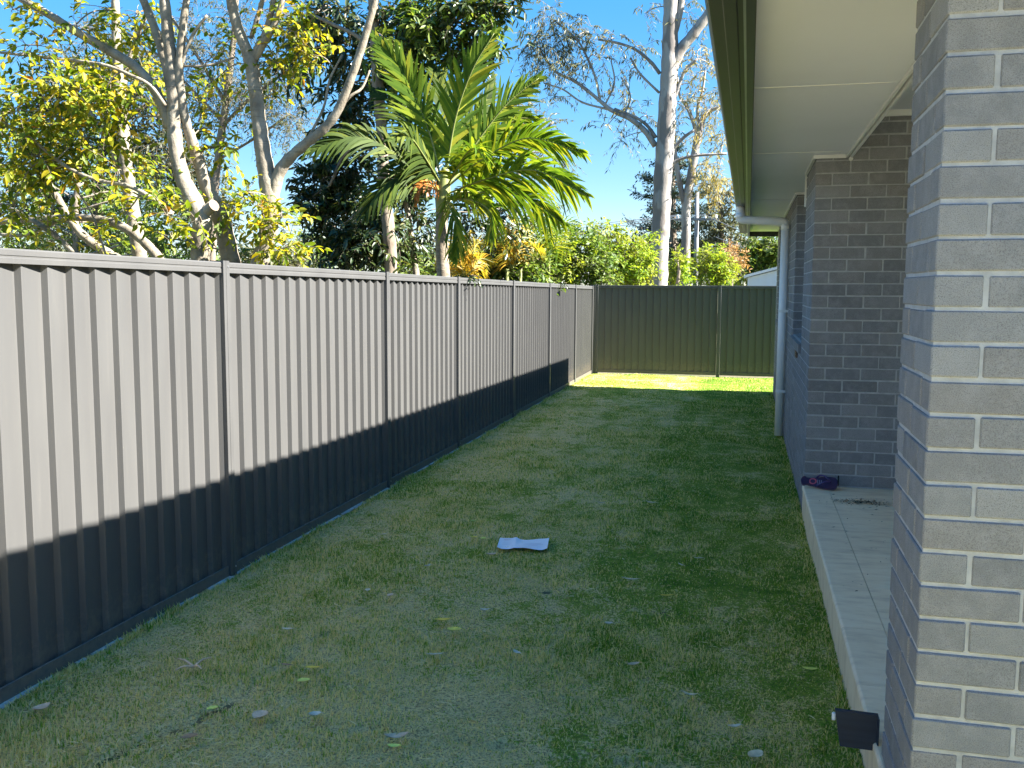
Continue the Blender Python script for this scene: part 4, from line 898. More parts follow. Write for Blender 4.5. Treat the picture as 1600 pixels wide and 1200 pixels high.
# ---------------------------------------------------------------- gum trees, pines and the far background
make_tree('gum_tree', 'big smooth grey trunked gum tree towering over the far fence', 'tree', 24.0,
  [[(1029, 447, 14.5), (1030, 400, 14), (1033, 340, 14), (1036, 280, 14.5), (1040, 220, 14), (1043, 160, 13.5), (1046, 110, 13), (1047, 70, 12), (1048, 20, 11.5), (1050, -40, 11), (1052, -120, 9)],
   [(1049, 108, 10), (1062, 80, 8.5), (1082, 55, 8), (1102, 28, 7.5), (1130, -10, 7), (1160, -60, 6)],
   [(1046, 82, 6), (1054, 50, 5.5), (1062, 20, 5), (1068, -20, 5)],
   [(1024, 228, 5), (1008, 205, 4.5), (985, 186, 4), (955, 172, 3.5), (938, 158, 3), (900, 128, 2.5), (868, 112, 2), (845, 80, 1.6)],
   [(1025, 215, 3), (1010, 195, 2.6), (990, 182, 2.2), (960, 170, 2)],
   [(938, 158, 2.2), (930, 120, 2), (915, 85, 1.8), (900, 60, 1.5), (870, 35, 1.2)],
   [(955, 172, 2), (910, 160, 1.6), (880, 140, 1.3), (850, 130, 1.1)],
   [(1031, 115, 3), (1015, 95, 2.6), (990, 76, 2.2), (960, 66, 2), (935, 62, 1.5)],
   [(1030, 145, 2), (1000, 115, 1.7), (985, 90, 1.4)],
   [(1052, 160, 3), (1062, 130, 2.6), (1072, 108, 2.2), (1090, 92, 1.8)],
   [(1049, 235, 3), (1068, 215, 2.6), (1085, 203, 2.2)],
   [(1046, 258, 2.6), (1065, 248, 2.4), (1090, 243, 2), (1136, 240, 1.8)],
   [(945, 165, 1.6), (960, 130, 1.4), (955, 95, 1.1)],
   [(975, 180, 1.5), (985, 150, 1.3), (970, 120, 1.0)]],
  [(855, 25, 0, 24, 22, 30), (880, 45, 0, 26, 20, 30), (840, 60, 0, 18, 20, 22), (865, 75, 0, 26, 22, 32), (825, 90, 0, 14, 16, 12), (845, 115, 0, 20, 20, 24), (895, 60, 0.3, 22, 22, 20), (920, 50, 0.4, 24, 18, 18), (935, 90, 0.3, 24, 22, 14), (890, 110, 0, 24, 20, 16), (860, 150, 0, 20, 14, 8),
   (960, 60, 0.4, 22, 16, 14, 'leaf_gumgold'), (1000, 75, 0.4, 18, 20, 12), (985, 110, 0.5, 22, 20, 10), (960, 150, 0.3, 22, 20, 8, 'leaf_gumgold'), (985, 170, 0.3, 24, 18, 9, 'leaf_gumgold'), (950, 195, 0, 20, 14, 7), (975, 215, 0, 18, 20, 6), (1010, 180, 0.3, 14, 20, 6),
   (1075, 20, 0.3, 20, 26, 16), (1080, 110, 0.4, 20, 22, 14, 'leaf_gumgold'), (1095, 75, 0.4, 14, 20, 10, 'leaf_gumgold'), (1110, 100, 0.4, 18, 24, 14, 'leaf_gumgold'), (1125, 150, 0.4, 16, 30, 16), (1100, 160, 0.4, 20, 24, 12, 'leaf_gumgold'), (1130, 220, 0.3, 16, 20, 14, 'leaf_gumgold'), (1075, 170, 0.4, 14, 18, 7), (1070, 225, 0.4, 14, 18, 8, 'leaf_gumgold'), (1010, 20, 0.4, 14, 20, 8)],
  'bark_gum', 'leaf_gum', (0.16, 0.030), (0.55, 14), 0.55, 0.6, six=False, seed=71, branch_r=0.09, twig_r=0.006)
make_tree('gum_tree', 'slim pale gum tree forking behind the big gum trunk', 'tree', 28.0,
  [[(1070, 447, 7), (1071, 400, 7), (1072, 360, 7), (1072, 325, 7), (1078, 285, 6.5), (1085, 245, 6), (1090, 215, 5.5), (1095, 195, 5), (1102, 180, 4), (1116, 170, 3), (1132, 168, 2)],
   [(1072, 330, 5), (1065, 300, 4.5), (1059, 270, 4), (1054, 235, 3.5), (1052, 190, 3)],
   [(1090, 215, 3.5), (1083, 190, 3), (1072, 165, 2.6), (1062, 150, 2), (1058, 120, 1.8)],
   [(1092, 205, 2.6), (1090, 170, 2.2), (1098, 140, 2), (1102, 110, 1.6)]],
  [(1110, 165, 0, 18, 16, 14, 'leaf_gumgold'), (1075, 130, 0, 16, 20, 10), (1120, 200, 0, 16, 20, 16, 'leaf_gumgold'), (1110, 260, 0, 22, 20, 20, 'leaf_gumgold'), (1125, 290, 0, 20, 22, 22, 'leaf_gumgold'), (1098, 290, 0, 18, 22, 14, 'leaf_gumgold'), (1060, 205, 0, 12, 20, 7)],
  'bark_gum', 'leaf_gum', (0.17, 0.032), (0.55, 13), 0.5, 0.6, six=False, seed=72, branch_r=0.08, twig_r=0.006)

def pine(label, Y, cx, by, ty, levels, half, mat, seed, gap=()):
    rng = np.random.default_rng(seed); root = empty('pine_tree', label, 'pine'); q_ = ppm(Y)
    T_, B_ = at(cx, ty, Y), at(cx, by, Y); g = B_.copy(); g[2] = -0.5
    q = MB(); q.tube([g, B_, (B_ + T_) / 2, T_], [0.22, 0.20, 0.13, 0.03], 9); q.build('trunk', M['bark_brown'], root, smooth=True)
    bm = MB(); Os, Ds, Ls = [], [], []
    for k in range(levels):
        f = k / (levels - 1); C0 = B_ + (T_ - B_) * f; hl = half / q_ * (1 - f) ** 0.7 * rng.uniform(0.8, 1.1) + 0.25
        for j in range(7):
            a = 2 * math.pi * (j / 7 + 0.37 * k) + rng.normal(0, 0.15); dv = np.array([math.cos(a), math.sin(a), 0]); hl2 = hl * rng.uniform(0.7, 1.1)
            tip = C0 + dv * hl2 + np.array([0, 0, 0.10 * hl2]); mid = C0 + dv * hl2 * 0.5 - np.array([0, 0, 0.06 * hl2])
            pth = smooth_path([C0, mid, tip], 4); bm.tube(pth, np.linspace(0.035, 0.012, len(pth)), 4)
            m_ = int(16 * hl2 + 6)
            for t in np.linspace(0.3, 1, m_):
                p = np.array([np.interp(t, np.linspace(0, 1, len(pth)), pth[:, c]) for c in range(3)])
                side = np.cross(dv, [0, 0, 1]) * (1 if rng.random() < 0.5 else -1)
                Os.append(p + rng.normal(0, 0.05, 3)); Ds.append(side * 0.8 + dv * 0.6 + np.array([0, 0, 0.45]) + rng.normal(0, 0.3, 3)); Ls.append(0.42 * rng.uniform(0.6, 1.2))
    V, F = spray_leaves(np.array(Os), np.array(Ds), np.array(Ls), 9, 0.17, 0.06, 0.05, rng, 0.0, False)
    obj('crown', np_mesh('crown', V, [F]), M[mat], root, kind='stuff'); bm.build('branches', M['bark_brown'], root, kind='stuff')
pine('blue green hoop pine with tiered branches behind the big gum', 40.0, 1052, 450, 235, 10, 98, 'leaf_pine', 81)
make_tree('leafy_tree', 'olive green tree with golden tips right of the power pole', 'tree', 38.0,
  [[(1128, 450, 5), (1128, 380, 4), (1125, 320, 3)]],
  [(1120, 335, 0, 26, 20, 60, 'leaf_olive'), (1145, 355, 0, 26, 26, 70, 'leaf_olive'), (1110, 375, 0, 26, 22, 60, 'leaf_olive'), (1140, 385, 0, 26, 20, 50, 'leaf_olive'), (1105, 310, 0, 18, 14, 22, 'leaf_gumgold'), (1135, 300, 0, 20, 16, 30, 'leaf_gumgold'), (1120, 285, 0, 16, 12, 14, 'leaf_gumgold'), (1155, 320, 0, 14, 20, 26, 'leaf_pine'), (1160, 390, 0, 14, 24, 30, 'leaf_olive'), (1090, 340, 0, 16, 18, 20, 'leaf_pine')],
  'bark_brown', 'leaf_olive', (0.20, 0.06), (0.7, 11), 0.3, 0.3, six=False, seed=82, branch_r=0.1, twig_r=0.008)
make_tree('rusty_shrub', 'rusty orange twiggy shrub above the far fence beside the pale shed', 'shrub', 30.0,
  [[(1143, 447, 2.5), (1144, 425, 2), (1146, 405, 1.5)]], [(1145, 398, 0, 17, 15, 60), (1138, 412, 0, 12, 12, 26), (1155, 408, 0, 10, 12, 24)],
  'bark_brown', 'leaf_rust', (0.12, 0.03), (0.32, 10), 0.2, 0.0, six=False, seed=83, branch_r=0.08, stem='stem', twig_r=0.005)
make_tree('leafy_tree', 'dense dark green tree filling the gap under the eave end above the shed', 'tree', 34.0,
  [[(1195, 450, 4), (1195, 400, 3)]], [(1185, 385, 0, 20, 16, 70), (1205, 390, 0, 22, 22, 90), (1180, 410, 0, 18, 18, 66), (1205, 418, 0, 22, 18, 66), (1228, 395, 0, 22, 30, 70), (1172, 428, 0, 14, 10, 26)],
  'bark_brown', 'leaf_mid', (0.20, 0.09), (0.5, 9), 0.3, 0.3, six=False, seed=84, branch_r=0.1, twig_r=0.006)
# far tree masses along the street behind, seen only through gaps
for i, (lab, px, w, h, Y) in enumerate([('far dark tree seen through gaps left of the palm', 420, 60, 40, 42), ('far green tree seen low behind the pale trunks', 250, 80, 70, 44), ('far olive tree at the left edge behind the arching limbs', 60, 100, 80, 44),
                                      ('far tree low behind the tall dark tree trunk', 560, 80, 60, 43), ('far tree low behind the palm and hedge', 760, 90, 60, 45), ('far bluish tree low behind the hoop pine', 1000, 70, 40, 60), ('far bluish tree low behind the rusty shrub', 1140, 60, 50, 62)]):
    r_ = np.random.default_rng(90 + i); cl = [(px + r_.uniform(-w, w), 440 - r_.uniform(0.1, 1) * h, r_.uniform(-2, 2), w * 0.42, h * 0.4, 60) for _ in range(7)]
    make_tree('far_tree', lab, 'tree', Y, [[(px, 455, 4), (px, 420, 3), (px + 3, 440 - h * 0.7, 2)]], cl, 'bark_brown', 'leaf_mid' if i % 2 else 'leaf_olive', (0.34, 0.13), (1.1, 9), 0.3, 0.3, group='far trees beyond the fences', six=False, seed=90 + i, branch_r=0.1, twig_r=0.01)

# ---------------------------------------------------------------- shed, power pole and wires
YS = 26.0
M['shedwall'] = simple('pale_shed_steel', (0.62, 0.68, 0.74), 0.5, var=0.04); M['shedroof'] = simple('white_shed_roof', (0.72, 0.74, 0.76), 0.45, var=0.04)
shed = empty('garden_shed', 'pale steel shed with low gable roof showing over the far fence', 'shed')
xs0, xs1, zr0 = -0.02, 4.6, 1.93
q = MB(); q.box((xs0, YS, -0.15), (xs1, YS + 3, zr0 - 0.02)); xm = (xs0 + xs1) / 2; zp = zr0 + (xm - xs0) * 0.27
q.add([(xs0, YS, zr0 - 0.02), (xs1, YS, zr0 - 0.02), (xm, YS, zp - 0.03), (xs0, YS + 3, zr0 - 0.02), (xs1, YS + 3, zr0 - 0.02), (xm, YS + 3, zp - 0.03)], [(0, 1, 2), (5, 4, 3)])
q.build('wall', M['shedwall'], shed)
for k in range(24):
    x = xs0 + 0.1 + k * 0.19; top = zr0 - 0.04 + min(x - xs0, xs1 - x) * 0.27
    boxobj('wall_rib', (x, YS - 0.018, -0.1), (x + 0.035, YS + 0.001, top), M['shedwall'], shed)
for sx in (-1, 1):
    q = MB(); xo = xm + sx * (xm - xs0 + 0.10); zo = zr0 - 0.03
    q.add([(xm, YS - 0.1, zp), (xo, YS - 0.1, zo), (xo, YS + 3.1, zo), (xm, YS + 3.1, zp), (xm, YS - 0.1, zp + 0.07), (xo, YS - 0.1, zo + 0.07), (xo, YS + 3.1, zo + 0.07), (xm, YS + 3.1, zp + 0.07)],
          [(0, 1, 2, 3), (7, 6, 5, 4), (0, 4, 5, 1), (1, 5, 6, 2), (2, 6, 7, 3), (3, 7, 4, 0)])
    q.build('roof', M['shedroof'], shed)
M['polewood'] = simple('weathered_pole', (0.20, 0.20, 0.20), 0.85, var=0.2, nscale=6, vs=(1, 1, 0.2)); M['wire'] = simple('wire', (0.25, 0.27, 0.29), 0.5)
pole = empty('power_pole', 'grey power pole between the slim gum and the hoop pine', 'pole')
q = MB(); a = at(1090, 300, 36); q.tube([(a[0], 36, -0.3), (a[0], 36, 3), (a[0] - 0.02, 36, a[2])], [0.10, 0.09, 0.075], 10); q.build('shaft', M['polewood'], pole, smooth=True)
z1 = at(1090, 345, 36)[2]; q = MB(); q.box((a[0] - 0.8, 35.85, z1), (a[0] + 0.8, 35.95, z1 + 0.09)); q.build('cross_arm', M['polewood'], pole)
for k, (sx) in enumerate((-0.7, -0.3, 0.3, 0.7)):
    q = MB(); q.tube([(a[0] + sx, 35.9, z1 + 0.09), (a[0] + sx, 35.9, z1 + 0.22)], [0.04, 0.03], 8); q.build('insulator', M['shedwall'], pole)
wr = [('thin power wire nearest the camera on the cross arm, rising to the left', -0.7, 900, 352), ('second thin power wire on the cross arm, running left behind the pine', -0.3, 905, 362), ('third thin power wire running left just above the hedge', 0.3, 880, 375)]
for lab, sx, lx, ly in wr:
    e = at(lx - 500, ly - 5, 34); s_ = np.array([a[0] + sx, 35.9, z1 + 0.21]); pts = [s_ + (e - s_) * t - np.array([0, 0, 0.5 * math.sin(math.pi * t)]) for t in np.linspace(0, 1, 14)]
    q = MB(); q.tube(pts, 0.013, 5); o_ = q.build('power_wire', M['wire']); tag(o_, lab, 'wire', 'wires from the power pole')
for lab, sx, ry in [('power wire running right from the pole behind the rusty shrub', 0.3, 398), ('lower power wire running right from the pole past the shed roof', 0.7, 412)]:
    e = at(1330, ry, 33); s_ = np.array([a[0] + sx, 35.9, z1 + 0.21 if sx < .5 else z1 - 0.6]); pts = [s_ + (e - s_) * t - np.array([0, 0, 0.3 * math.sin(math.pi * t)]) for t in np.linspace(0, 1, 12)]
    q = MB(); q.tube(pts, 0.013, 5); o_ = q.build('power_wire', M['wire']); tag(o_, lab, 'wire', 'wires from the power pole')

# ---------------------------------------------------------------- small things in the yard
M['paper'] = simple('white_paper', (0.80, 0.82, 0.86), 0.8, var=0.02)
M['print'] = simple('faint_red_print', (0.75, 0.60, 0.62), 0.8); M['print2'] = simple('faint_grey_print', (0.62, 0.64, 0.70), 0.8)
def pl(x, y): return float(lawn_z(np.array([x]), np.array([y]))[0])
cor = np.array([(-1.50, 5.735), (-1.19, 5.795), (-1.155, 5.565), (-1.462, 5.515)])
def pap(u, v_, dz=0.0):
    p = cor[0] * (1 - u) * (1 - v_) + cor[1] * u * (1 - v_) + cor[2] * u * v_ + cor[3] * (1 - u) * v_
    z = 0.042 + 0.012 * max(0, 1 - abs(u - 0.33) / 0.09) * (1 - 0.6 * v_) + 0.006 * math.sin(u * 9) * math.sin(v_ * 4 + 1) + 0.010 * (max(0, u - 0.9) * 10 + max(0, 0.08 - u) * 8)
    return (p[0], p[1], SL * p[1] + z + dz)
q = MB(); nu, nv = 24, 8
vs = [pap(i / nu, j / nv) for j in range(nv + 1) for i in range(nu + 1)] + [pap(i / nu, j / nv, -0.0015) for j in range(nv + 1) for i in range(nu + 1)]
k0 = (nu + 1) * (nv + 1)
fs = [(j * (nu + 1) + i, (j + 1) * (nu + 1) + i, (j + 1) * (nu + 1) + i + 1, j * (nu + 1) + i + 1) for j in range(nv) for i in range(nu)]
fs += [tuple(k0 + x for x in f[::-1]) for f in fs]
q.add(vs, fs); sheet = q.build('paper_sheet', M['paper'], smooth=True); tag(sheet, 'creased sheet of white paper lying on the grass in the middle of the lawn', 'paper')
for (u0, v0, u1, v1, mt) in [(0.09, 0.14, 0.24, 0.19, 'print'), (0.10, 0.24, 0.20, 0.27, 'print'), (0.52, 0.45, 0.86, 0.47, 'print2'), (0.50, 0.55, 0.90, 0.57, 'print2'), (0.52, 0.66, 0.8, 0.68, 'print2'), (0.08, 0.5, 0.26, 0.52, 'print2'), (0.08, 0.62, 0.24, 0.64, 'print2')]:
    n_ = 6; q = MB(); q.add([pap(u0 + (u1 - u0) * i / n_, v_, 0.0012) for v_ in (v0, v1) for i in range(n_ + 1)], [(i, n_ + 1 + i, n_ + 2 + i, i + 1) for i in range(n_)]); q.build('print_line', M[mt], sheet)

# dark panel at the foot of the pier
q = MB(); y_ = 3.05
q.add([(0.309, y_, 0.274), (0.4375, y_ - 0.004, 0.272), (0.4375, y_ - 0.004, 0.156), (0.327, y_, 0.157), (0.309, y_ + 0.02, 0.274), (0.4375, y_ + 0.016, 0.272), (0.4375, y_ + 0.016, 0.156), (0.327, y_ + 0.02, 0.157)],
      [(0, 3, 2, 1), (4, 5, 6, 7), (0, 1, 5, 4), (1, 2, 6, 5), (2, 3, 7, 6), (3, 0, 4, 7)])
# its foot rests on the tile edge; a tongue runs back to the pier
q.box((0.434, y_ - 0.03, 0.186), (0.4385, y_ + 0.016, 0.272))
pan = empty('dark_panel', 'small dark navy panel sticking out from the foot of the brick pier over the grass', 'panel'); q.build('plate', M['black'], pan)
q = MB(); q.box((0.300, y_ + 0.004, 0.238), (0.311, y_ + 0.016, 0.262), 0, 0.002); q.build('clip', M['pipe'], pan)
q = MB(); q.box((0.40, y_ + 0.0205, 0.1852), (0.437, y_ + 0.05, 0.20), 0, 0.002); q.build('foot', M['black'], pan)

# flip-flop on the tile by the wall corner
M['ff_sole'] = simple('purple_sole', (0.035, 0.018, 0.065), 0.6, var=0.15); M['ff_edge'] = simple('mauve_sole_edge', (0.14, 0.08, 0.13), 0.7); M['ff_pink'] = simple('pink_print', (0.55, 0.10, 0.14), 0.6); M['ff_strap'] = simple('shiny_purple_strap', (0.06, 0.035, 0.14), 0.22, spec=0.8); M['ff_pale'] = simple('pale_print', (0.35, 0.30, 0.36), 0.6)
ff = empty('flip_flop', 'single purple flip flop with pink ring print on the tile beside the wall corner', 'sandal')
fa, fc = np.array([0.405, 6.985]), np.array([0.655, 6.945]); du = (fc - fa); LnF = np.linalg.norm(du); du /= LnF; dvv = np.array([-du[1], du[0]])
TL = R(42)
def ffp(s, t, z):
    tt = t + 0.052; p = fa + du * s * LnF + dvv * (tt * math.cos(TL) - z * math.sin(TL)); return (p[0], p[1], Z_SLAB + 0.002 + tt * math.sin(TL) + z * math.cos(TL))
def half_w(s): return 0.040 + 0.012 * math.sin((s - 0.45) * 4.4) if 0.1 < s < 0.9 else (0.0385 * math.sqrt(max(0, 1 - ((0.1 - s) / 0.1) ** 2)) if s <= 0.1 else 0.0507 * math.sqrt(max(0, 1 - ((s - 0.9) / 0.1) ** 2)))
ss = np.concatenate([np.linspace(0, 0.1, 7), np.linspace(0.15, 0.85, 14), np.linspace(0.9, 1, 7)]); lift = lambda s: 0.012 * max(0, 0.25 - s) * 4
ol = [(s, -half_w(s)) for s in ss] + [(s, half_w(s)) for s in ss[::-1][1:-1]]
def slab_ff(z0, z1, k, nm, mt):
    q = MB(); n_ = len(ol); q.add([ffp(s * k + (1 - k) / 2, t * k, z0 + lift(s)) for s, t in ol] + [ffp(s * k + (1 - k) / 2, t * k, z1 + lift(s)) for s, t in ol],
          [tuple(range(n_ - 1, -1, -1)), tuple(range(n_, 2 * n_))] + [(i, (i + 1) % n_, n_ + (i + 1) % n_, n_ + i) for i in range(n_)]); return q.build(nm, M[mt], ff)
slab_ff(0.001, 0.013, 1.0, 'outsole', 'ff_edge'); foot = slab_ff(0.013, 0.020, 0.975, 'footbed', 'ff_sole')
q = MB(); an = np.linspace(0, 2 * math.pi, 25)
for a0, a1 in zip(an[:-1], an[1:]):
    q.add([ffp(0.33 + r_ * math.cos(t) / LnF, r_ * math.sin(t), 0.0212) for r_, t in ((0.017, a0), (0.027, a0), (0.027, a1), (0.017, a1))], [(0, 1, 2, 3)])
q.build('ring_print', M['ff_pink'], foot)
q = MB()
for s0 in (0.14, 0.17): q.add([ffp(s0, -0.018, 0.0222), ffp(s0 + 0.02, -0.018, 0.0222), ffp(s0 + 0.02, 0.014, 0.0222), ffp(s0, 0.014, 0.0222)], [(0, 1, 2, 3)])
for s0 in (0.45, 0.50, 0.55): q.add([ffp(s0, -0.016, 0.0212), ffp(s0 + 0.018, -0.02, 0.0212), ffp(s0 + 0.018, 0.014, 0.0212), ffp(s0, 0.016, 0.0212)], [(0, 1, 2, 3)])
q.build('pale_print', M['ff_pale'], foot)
for sg in (-1, 1):
    q = MB(); q.tube(smooth_path([ffp(0.42, sg * 0.040, 0.016), ffp(0.52, sg * 0.040, 0.045), ffp(0.66, sg * 0.024, 0.056), ffp(0.80, sg * 0.004, 0.036)], 5), [0.006] * 16, 8); q.build('strap', M['ff_strap'], ff, smooth=True)
q = MB(); q.tube([ffp(0.80, 0, 0.040), ffp(0.81, 0, 0.016)], 0.0045, 8); q.build('toe_post', M['ff_strap'], ff, smooth=True)

# blown dirt and leaf litter on the tiles
M['litter'] = leaf_mat('leaf_litter', [(0, (0.035, 0.028, 0.02)), (0.7, (0.09, 0.07, 0.045)), (1, (0.16, 0.13, 0.08))], 0.1)
r_ = np.random.default_rng(5); n_ = 420
P = np.stack([0.80 + 0.10 * r_.normal(0, 1, n_), 6.60 + 0.05 * r_.normal(0, 1, n_), np.full(n_, Z_SLAB + 0.003)], 1)
ex = r_.random(n_) < 0.35; P[ex, 0] = r_.uniform(0.60, 0.95, ex.sum()); P[ex, 1] = 6.62 - 0.1 * (P[ex, 0] - 0.6) + r_.normal(0, 0.02, ex.sum())
few = r_.random(n_) < 0.10; P[few, 0] = r_.uniform(0.48, 1.0, few.sum()); P[few, 1] = r_.uniform(4.6, 6.9, few.sum())
P[:, 2] += r_.random(n_) * 0.008; D = r_.normal(0, 1, (n_, 3)); D[:, 2] *= 0.12
V, F = leaf_arrays(P, D, np.array([0, 0, 1.0]) + r_.normal(0, 0.3, (n_, 3)), r_.uniform(0.008, 0.035, n_), r_.uniform(0.003, 0.009, n_), False)
o_ = obj('leaf_litter', np_mesh('leaf_litter', V, [F]), M['litter'], kind='stuff'); o_['label'] = 'small heap of dark dry litter on the porch tiles'; o_['category'] = 'litter'

# fallen leaves
LEAFC = {'yellow': (0.80, 0.64, 0.10), 'gold': (0.74, 0.50, 0.06), 'lemon': (0.72, 0.72, 0.14), 'tan': (0.62, 0.44, 0.28), 'pale': (0.62, 0.53, 0.34), 'brown': (0.34, 0.20, 0.10), 'green': (0.32, 0.46, 0.09), 'white': (0.58, 0.53, 0.40)}
for k, c in LEAFC.items(): M['fl_' + k] = simple('fallen_leaf_' + k, c, 0.7, var=0.22, nscale=50)
def ground_at(px, py):
    d_ = FWD + RGT * (px - 800) / FPX - UPV * (py - 600) / FPX; t = -(CAM[2] - SL * CAM[1]) / (d_[2] - SL * d_[1]); return CAM + d_ * t
FL = [(692, 981, 'gold', .070, .030, 5, 'golden curled leaf just behind the yellow leaf in mid lawn'), (710, 997, 'yellow', .058, .040, 10, 'broad yellow leaf nearest in front of the golden curled leaf'),
      (475, 1077, 'lemon', .045, .030, 20, 'lemon leaf on dry turf left of centre'), (488, 1057, 'gold', .055, .022, 0, 'narrow golden leaf behind the lemon leaf on dry turf'), (808, 1032, 'white', .045, .018, -50, 'whitish rolled leaf right of the yellow leaves'),
      (755, 851, 'lemon', .045, .028, 70, 'lemon leaf nearest the left end of the paper'), (740, 848, 'yellow', .045, .022, 0, 'small yellow leaf further left of the paper'), (768, 876, 'tan', .055, .030, 15, 'tan curled leaf just in front of the paper corner'),
      (1017, 795, 'pale', .070, .028, -25, 'pale leaf lying alone far along the lawn'), (985, 916, 'pale', .085, .020, -15, 'long pale leaf right of the paper'), (1042, 940, 'gold', .060, .018, 5, 'thin golden leaf in dark green grass'),
      (1265, 1057, 'lemon', .055, .022, -10, 'lemon rolled leaf close to the porch slab'), (1147, 1148, 'white', .045, .016, 10, 'small whitish leaf at the bottom near the pier'), (1180, 1197, 'pale', .060, .040, 40, 'pale leaf cut by the bottom edge of the view'),
      (620, 1170, 'tan', .075, .032, 15, 'tan crumpled leaf at bottom centre'), (616, 1184, 'lemon', .040, .020, 0, 'lemon scrap in front of the tan crumpled leaf'), (407, 1127, 'tan', .060, .050, 70, 'broad tan leaf on the bare turf joint'),
      (66, 1120, 'tan', .060, .040, 60, 'tan leaf at the foot of the left fence'), (450, 998, 'pale', .050, .018, 0, 'slim pale leaf left of the golden curled leaf'), (448, 1053, 'brown', .045, .014, -15, 'slim brown leaf beside the turf joint'), (990, 1047, 'tan', .050, .022, 25, 'tan leaf right of the whitish rolled leaf'),
      (297, 1162, 'brown', .050, .032, 30, 'brown leaf near the long turf joint'), (332, 1107, 'lemon', .040, .026, 40, 'lemon leaf on the edge of the long turf joint'), (740, 824, 'green', .040, .024, 10, 'small green leaf behind the paper'), (1077, 1098, 'pale', .060, .014, -25, 'slim pale leaf in the dry patch before the porch'),
      (951, 983, 'white', .035, .024, 0, 'little white scrap in grass right of centre'), (1091, 882, 'white', .045, .012, -5, 'tiny white sliver in the dark grass'), (1064, 892, 'white', .045, .012, -60, 'white sliver left of the tiny sliver'), (668, 894, 'white', .040, .014, 40, 'whitish scrap left of the tan curled leaf'),
      (575, 936, 'pale', .036, .026, 90, 'small pale scrap near the left fence shadow'), (758, 962, 'white', .045, .018, 5, 'white torn scrap behind the yellow leaves'), (493, 1130, 'white', .040, .030, 20, 'whitish scrap right of the broad tan leaf'), (610, 945, 'tan', .040, .028, 70, 'orange tan scrap left of the white torn scrap'),
      (600, 842, 'pale', .060, .014, 40, 'slim pale sliver between fence and paper'), (680, 1036, 'pale', .070, .012, 8, 'long slim pale leaf before the yellow leaves'), (940, 793, 'pale', .060, .012, 5, 'slim pale sliver left of the lone far leaf')]
for px, py, c, ln, w, ang, lab in FL:
    p = ground_at(px, py); a_ = R(ang) + YAW; r_ = np.random.default_rng(px); du_ = np.array([math.cos(a_), math.sin(a_), 0]); dv_ = np.array([-du_[1], du_[0], 0]); z_ = pl(p[0], p[1]) + 0.030; ln *= 1.15; w *= 1.15
    curl = r_.uniform(0.15, 0.4); n_ = 9; vs = []
    for i in range(n_ + 1):
        t = i / n_; wd = w * 0.5 * math.sin(math.pi * min(1, t * 0.94 + 0.05)) ** 0.75 + 0.0006; lift_ = curl * ln * (t - 0.5) ** 2 * 2
        for sg, dz in ((-1, 0.35), (0, 0.0), (1, 0.35)): vs.append(np.array([p[0], p[1], z_ + lift_ + dz * wd * (1 + curl)]) + du_ * ln * (t - 0.5) + dv_ * sg * wd)
    vs2 = [v_ - np.array([0, 0, 0.0008]) for v_ in vs]; m3 = 3 * (n_ + 1); fs = []
    for i in range(n_):
        for j in (0, 1): fs += [(3 * i + j, 3 * i + j + 3, 3 * i + j + 4, 3 * i + j + 1), (m3 + 3 * i + j + 1, m3 + 3 * i + j + 4, m3 + 3 * i + j + 3, m3 + 3 * i + j)]
    q = MB(); q.add(vs, fs[:0] + fs, 0) if False else q.add(vs + vs2, fs)
    st = np.array([p[0], p[1], z_]) + du_ * ln * 0.5; q.tube([st + np.array([0, 0, curl * ln * 0.5]), st + du_ * 0.012], 0.0008, 4)
    o_ = q.build('fallen_leaf', M['fl_' + c], smooth=True); tag(o_, lab, 'leaf', 'fallen leaves on the lawn')
# broken twig on the dry turf
q = MB(); c = ground_at(303, 1054); z_ = pl(c[0], c[1]) + 0.03
for dx, dy, ln in ((-0.11, 0.05, 1), (0.02, 0.10, 1), (-0.05, -0.06, 1), (0.05, -0.02, 1)): q.tube(smooth_path([(c[0], c[1], z_), (c[0] + dx * .5, c[1] + dy * .5, z_ + 0.012), (c[0] + dx, c[1] + dy, z_ + 0.004)], 3), np.linspace(0.006, 0.003, 7), 6)
o_ = q.build('broken_twig', M['fl_tan'], smooth=True); tag(o_, 'pale broken twig lying on the dry turf near the left fence', 'twig')
# leafy sprig over the fence top
for (px, py, lab) in [(741, 437, 'small dark leafy sprig hanging over the fourth fence bay'), (882, 446, 'smallest leafy sprig hanging over the fence near the far corner')]:
    s_ = 8.9 if px < 800 else 15.3
    yb = 9.65 if px < 800 else 15.2; xb = fence_x(yb); zt = 1.775 + gz(yb)
    r_ = np.random.default_rng(px); O = np.array([[xb - 0.05, yb, zt + 0.0]] * 5) + r_.normal(0, 0.02, (5, 3)); D = np.array([[0.9, 0.2, 0.35], [0.7, -0.4, 0.3], [0.8, 0.5, 0.2], [0.6, 0.0, 0.6], [0.9, -0.2, 0.1]])
    V, F = spray_leaves(O, D, np.full(5, 0.16 if px < 800 else 0.12), 6, 0.06, 0.022, 0.5, r_, 0.4)
    V2, F2 = twig_arrays(O, D, np.full(5, 0.15), 0.003, 0.5)
    q = MB(); q.tube([(xb - 0.06, yb, zt - 0.02), (xb + 0.02, yb, zt + 0.03), (xb + 0.08, yb + 0.01, zt + 0.01)], 0.004, 5); o_ = q.build('leafy_sprig', M['bark_twig'])
    obj('leaves', np_mesh('leaves', np.concatenate([V, V2]), [F, F2 + len(V)]), M['leaf_dark'], o_, kind='stuff'); tag(o_, lab, 'sprig', 'sprigs over the fence top')

